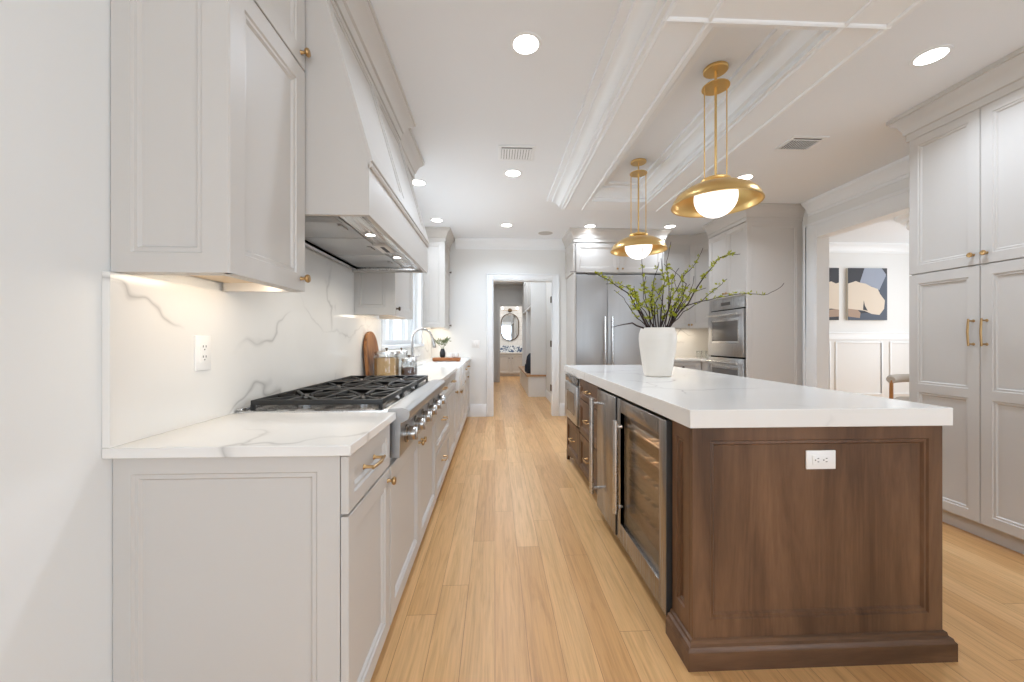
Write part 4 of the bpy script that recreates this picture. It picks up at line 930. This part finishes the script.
B().box(FX0 + 0.024, FX1 - 0.024, FY + 0.03, YB - 0.01, 0.0, 2.12).done('cabinet', M_BLACK, fr)
xs = px_x(607.3, FY)
for (a, b, hx) in ((FX0 + 0.026, xs - 0.002, xs - 0.045), (xs + 0.002, FX1 - 0.026, xs + 0.06)):
    d = B().box(a, b, FY - 0.012, FY + 0.028, 0.11, 2.115, 0.003).done('door', M_STEELF, fr)
    g = B(); g.cyl((hx, FY - 0.07, 0.55), (hx, FY - 0.07, 1.52), 0.0125)
    for z in (0.62, 1.45): g.cyl((hx, FY - 0.07, z), (hx, FY - 0.011, z), 0.010)
    g.done('handle', M_CHROME, d)
B().box(FX0 + 0.026, FX1 - 0.026, FY + 0.0, FY + 0.028, 0.0, 0.10).done('toe_grille', M_STEELD, fr)

# corner uppers and base
uc = thing('corner_wall_cabinet', 'greige wall cabinets in the back corner between refrigerator and ovens', 'cabinet', (2.8, 5.85, UZ0))
cx_, cy_ = 2.943, 5.75
B().prism([(FX1 + 0.003, YB - 0.003), (FX1 + 0.003, cy_ + 0.02), (cx_, cy_ + 0.02), (3.27, cy_ - 0.307), (3.27, TY1 + 0.004), (XR - 0.003, TY1 + 0.004), (XR - 0.003, YB - 0.003)], 'z', UZ0 + 0.012, CH - 0.004).done('body', M_CAB, uc)
M = frame((0, -1, 0), (FX1 + 0.005, cy_ + 0.02, UZ0)); w = cx_ - FX1 - 0.012
d = front(uc, 'door', M, w, UZ1 - UZ0, M_CAB, 0.058); knob(d, M, w - 0.03, 0.05, 0.02)
nd = Vector((-1, -1, 0)).normalized(); M = frame(nd, (cx_ + 0.006, cy_ + 0.012, UZ0)); w = 0.40
d = front(uc, 'door', M, w, UZ1 - UZ0, M_CAB, 0.058); knob(d, M, 0.03, 0.05, 0.02)
B().sweep([(FX1 + 0.085, cy_), (cx_ - 0.008, cy_), (3.25, cy_ - 0.315), (3.25, TY1 + 0.004)], CROWN, CH).done('crown', M_CAB, uc)
B().box(FX1 + 0.05, cx_, 5.86, 5.90, UZ0 + 0.002, UZ0 + 0.0115).done('light_bar', M_BRONZE, uc)
area('corner_counter_glow', (2.75, 5.90, UZ0 - 0.01), (0, 0, 0), 0.8, 0.06, 1.8, (1, 0.86, 0.68))
bc = thing('corner_base_cabinet', 'greige base cabinet in the back corner behind the vase', 'cabinet', (2.9, 5.7, 0))
cp_ = [(FX1 + 0.003, YB - 0.003), (FX1 + 0.003, 5.47), (2.96, 5.47), (2.96, TY1 + 0.003), (XR - 0.003, TY1 + 0.003), (XR - 0.003, YB - 0.003)]
B().prism(cp_, 'z', 0.10, 0.882).done('body', M_CAB, bc)
B().box(FX1 + 0.004, 3.0, 5.53, YB - 0.004, 0, 0.10).done('toe_kick', M_CAB, bc)
M = frame((0, -1, 0), (FX1 + 0.006, 5.47, 0.722)); d = front(bc, 'drawer', M, 0.535, 0.154, M_CAB, 0.045); knob(d, M, 0.27, 0.08, 0.01, M_BRONZE)
M = frame((0, -1, 0), (FX1 + 0.006, 5.47, 0.112)); d = front(bc, 'door', M, 0.535, 0.602, M_CAB, 0.06); knob(d, M, 0.50, 0.55, 0.02)
slab('countertop', [(FX1 + 0.003, 5.435), (2.925, 5.435), (2.925, TY1 + 0.003), (XR - 0.002, TY1 + 0.003), (XR - 0.002, YB - 0.002), (FX1 + 0.003, YB - 0.002)], 0.884, 0.914, 'white quartz worktop in the back corner between refrigerator and ovens')
tag(B().box(FX1 + 0.003, XR - 0.025, YB - 0.022, YB - 0.002, 0.9145, 1.376).box(XR - 0.024, XR - 0.002, TY1 + 0.005, YB - 0.002, 0.9145, 1.376).done('backsplash', M_QUARTZ), 'warmly lit quartz backsplash in the back corner by the ovens', 'backsplash')
gl_ = None
for k, (px, y, lab) in enumerate(((699, 5.72, 'leftmost clear tumbler on the back corner worktop'), (704, 5.80, 'middle clear tumbler on the back corner worktop'), (708, 5.66, 'clear tumbler on the back corner worktop nearest the ovens'))):
    x = px_x(px, y)
    if gl_ is None:
        gl_ = B().lathe([(0, 0.001), (0.030, 0.001), (0.037, 0.11), (0.035, 0.11), (0.028, 0.010), (0, 0.009)], Matrix.Translation((x, y, 0.9146)), 24).done('drinking_glass', M_GLASS); tag(gl_, lab, 'glass', 'tumblers on the corner worktop')
    else:
        c = gl_.copy(); COL.objects.link(c); c.location = (x, y, gl_.location.z); c['label'] = lab

# ------------------------------------------------------------------ mudroom and powder room things
bn = thing('mudroom_bench', 'white hall bench with oak seat along the right wall', 'bench', (0.87, 9.5, 0))
B().box(0.70, 1.067, 8.14, 10.9, 0, 0.425).done('base', M_TRIM, bn)
B().box(0.66, 1.067, 8.10, 10.92, 0.426, 0.462, 0.004).done('seat', M_BENCHW, bn)
lk = thing('mudroom_lockers', 'white open lockers with upper cubbies above the hall bench', 'lockers', (0.9, 9.5, 0.463))
B().box(0.75, 1.067, 8.14, 8.18, 0.463, 2.70).done('side_panel', M_TRIM, lk)
for y in (9.48, 10.86): B().box(0.76, 1.044, y, y + 0.04, 0.463, 2.70).done('divider', M_TRIM, lk)
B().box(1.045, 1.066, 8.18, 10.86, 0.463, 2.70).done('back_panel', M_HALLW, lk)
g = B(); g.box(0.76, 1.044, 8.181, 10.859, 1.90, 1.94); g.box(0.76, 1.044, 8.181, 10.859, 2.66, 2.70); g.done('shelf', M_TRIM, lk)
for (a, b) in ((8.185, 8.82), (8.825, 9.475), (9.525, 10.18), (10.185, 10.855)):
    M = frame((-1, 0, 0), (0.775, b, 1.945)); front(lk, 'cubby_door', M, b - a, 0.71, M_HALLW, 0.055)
bp = thing('backpack', 'dark navy backpack standing on the hall bench', 'backpack', (0.80, 8.60, 0.463))
g = B(); g.lathe([(0, 0), (0.14, 0.0), (0.155, 0.06), (0.15, 0.22), (0.12, 0.33), (0.06, 0.385), (0, 0.39)], Matrix.Translation((0.80, 8.60, 0.464)) @ Matrix.Diagonal((0.78, 1.2, 1.12, 1)), 16); g.done('body', M_BAG, bp)
B().lathe([(0, 0), (0.09, 0.0), (0.10, 0.04), (0.09, 0.15), (0.04, 0.18), (0, 0.18)], Matrix.Translation((0.70, 8.60, 0.49)) @ Matrix.Diagonal((0.45, 1.0, 1, 1)), 14).done('front_pocket', M_BAG, bp)
B().tube([(0.80, 8.57, 0.89), (0.80, 8.57, 0.93), (0.80, 8.63, 0.93), (0.80, 8.63, 0.89)], 0.008, 6).done('handle', M_BAG, bp)
vn = thing('bathroom_vanity', 'pale two-door vanity at the far end of the hall', 'vanity', (0.5, 12.95, 0))
B().box(-0.05, 1.10, 12.72, 13.19, 0.08, 0.74).done('body', M_CAB, vn); B().box(-0.03, 1.08, 12.78, 13.19, 0, 0.08).done('toe_kick', M_CAB, vn)
for (a, b) in ((0.0, 0.50), (0.51, 1.02)):
    M = frame((0, -1, 0), (a + 0.02, 12.72, 0.10)); d = front(vn, 'door', M, b - a - 0.02, 0.62, M_CAB, 0.06); knob(d, M, (b - a - 0.06) if a < 0.2 else 0.04, 0.5, 0.02, M_BRONZE)
B().box(-0.07, 1.12, 12.68, 13.195, 0.742, 0.78, 0.003).done('vanity_top', M_QUARTZ, vn)
B().box(-0.05, 1.10, 13.17, 13.195, 0.781, 1.00).done('splash', M_BLUE, vn)
mr = thing('wall_mirror', 'bronze-framed pill-shaped mirror above the far vanity', 'mirror', (0.505, 13.18, 1.17))
def pill(w, h, n=16):
    r = w / 2; return [(r * math.cos(t), h / 2 - r + r * math.sin(t)) for t in [PI * k / n for k in range(n + 1)]] + [(-r * math.cos(t), -h / 2 + r - r * math.sin(t)) for t in [PI * k / n for k in range(n + 1)]]
g = B(); cxm, czm = 0.505, 1.625
O = [(cxm + a, czm + b) for a, b in pill(0.62, 0.93)]; I = [(cxm + a, czm + b) for a, b in pill(0.56, 0.87)]
f = [[g.bm.verts.new((p[0], y, p[1])) for p in q] for q, y in ((O, 13.195), (O, 13.16), (I, 13.16), (I, 13.195))]
for i in range(3): g.ring(f[i], f[i + 1])
g.done('frame', M_BRONZE, mr); g = B(); g.prism(I, 'y', 13.178, 13.19); g.done('glass', M_MIRROR, mr)
sc_ = thing('wall_sconce', 'small bronze sconce with two arms above the pill mirror', 'sconce', (0.505, 13.19, 2.15))
B().lathe([(0, 0), (0.07, 0), (0.07, 0.02), (0, 0.025)], axis_m((0.505, 13.195, 2.19), (0, -1, 0)), 20).done('backplate', M_BRONZE, sc_)
B().tube([(0.25, 13.12, 2.19), (0.505, 13.12, 2.19), (0.76, 13.12, 2.19)], 0.008, 8).cyl((0.505, 13.17, 2.19), (0.505, 13.12, 2.19), 0.01).done('arm', M_BRASS, sc_)
for x in (0.25, 0.76): B().lathe([(0, 0.0), (0.035, 0.02), (0.045, 0.06), (0.035, 0.10), (0, 0.115)], Matrix.Translation((x, 13.12, 2.199)), 16).done('globe', M_GLOBE, sc_)

# ------------------------------------------------------------------ dining room things
def painting(x0, x1, label, shapes):
    t = thing('painting', label, 'painting', ((x0 + x1) / 2, YB - 0.02, 1.51), 'abstract canvases in the dining room')
    z0, z1 = 1.51, 2.35; g = B(); g.box(x0, x1, YB - 0.040, YB - 0.002, z0, z1)
    for f in g.bm.faces: f.material_index = 0 if f.calc_center_median().y < YB - 0.038 else 5
    for k, (mi, pts) in enumerate(shapes):
        vs = [g.bm.verts.new((x0 + (x1 - x0) * u, YB - 0.0402 - 0.0004 * (k + 1), z0 + (z1 - z0) * (1 - v))) for u, v in pts]
        fc_ = g.bm.faces.new(vs); fc_.material_index = mi
    bmesh.ops.recalc_face_normals(g.bm, faces=g.bm.faces)
    for f in g.bm.faces:
        if len(f.verts) > 4 and f.normal.y > 0: f.normal_flip()
    g.done('canvas', M_CANVAS, t, recalc=False)
painting(5.68, 6.34, 'abstract canvas with cream shapes on slate in the dining room, shown whole', [
    (2, [(0.42, 0.0), (0.86, 0.0), (0.97, 0.12), (0.93, 0.28), (0.80, 0.42), (0.55, 0.34), (0.30, 0.28)]),
    (4, [(0.80, 0.42), (0.97, 0.14), (1.0, 0.14), (1.0, 1.0), (0.0, 1.0), (0.0, 0.90), (0.6, 0.85)]),
    (3, [(0.0, 0.76), (0.22, 0.78), (0.32, 0.86), (0.30, 0.96), (0.0, 0.93)]),
    (1, [(0.0, 0.30), (0.20, 0.25), (0.30, 0.28), (0.45, 0.30), (0.60, 0.36), (0.76, 0.40), (0.82, 0.50), (0.94, 0.62), (0.92, 0.78), (0.80, 0.90), (0.60, 0.88), (0.42, 0.82), (0.22, 0.80), (0.0, 0.78)]),
    (0, [(0.40, 0.62), (0.43, 0.72), (0.50, 0.82), (0.38, 0.80)])])
painting(4.88, 5.53, 'abstract cream and charcoal canvas in the dining room, cut off by the opening', [
    (1, [(0.30, 0.40), (0.60, 0.30), (0.80, 0.26), (0.92, 0.30), (1.0, 0.28), (1.0, 0.80), (0.80, 0.78), (0.40, 0.82), (0.25, 0.6)]),
    (3, [(0.55, 0.82), (0.90, 0.79), (1.0, 0.80), (1.0, 0.93), (0.60, 0.95), (0.5, 0.9)])])
ch = thing('dining_chair', 'grey upholstered barrel chair with wooden legs beyond the pantry', 'chair', (5.02, 4.34, 0), rz=R(8))
g = B(); g.lathe([(0, 0.415), (0.24, 0.415), (0.262, 0.44), (0.262, 0.475), (0.24, 0.497), (0, 0.505)], ID, 28); g.done('seat', M_BOUCLE, ch, local=True, angle=60)
arc = [(0.285 * math.cos(t), 0.285 * math.sin(t), 0.705 + 0.03 * (1 - abs(t) / R(130))) for t in [R(-128 + 256 * k / 20) for k in range(21)]]
g = B(); g.tube([arc[0], *arc[1:-1], arc[-1]], [0.038] + [0.052] * 19 + [0.038], 12); g.done('back_rail', M_BOUCLE, ch, local=True, angle=60)
for a in (-125, -42, 42, 125):
    c, s = math.cos(R(a)), math.sin(R(a)); B().tube([(0.31 * c, 0.31 * s, 0.0), (0.285 * c, 0.285 * s, 0.42), (0.282 * c, 0.282 * s, 0.70)], [0.014, 0.021, 0.017], 10).done('leg', M_OAK, ch, local=True)
dl = thing('flush_ceiling_light', 'round white flush ceiling light in the dining room', 'ceiling light', (5.35, 4.55, CH))
B().lathe([(0, 0), (0.33, 0), (0.33, -0.03), (0.28, -0.05), (0.27, -0.09), (0.0, -0.09)], Matrix.Translation((5.35, 4.55, CH - 0.001)), 40).done('canopy', M_TRIM, dl)
B().lathe([(0, -0.091), (0.22, -0.091), (0.22, -0.15), (0.20, -0.17), (0, -0.175)], Matrix.Translation((5.35, 4.55, CH - 0.001)), 40).done('diffuser', M_SINK, dl)
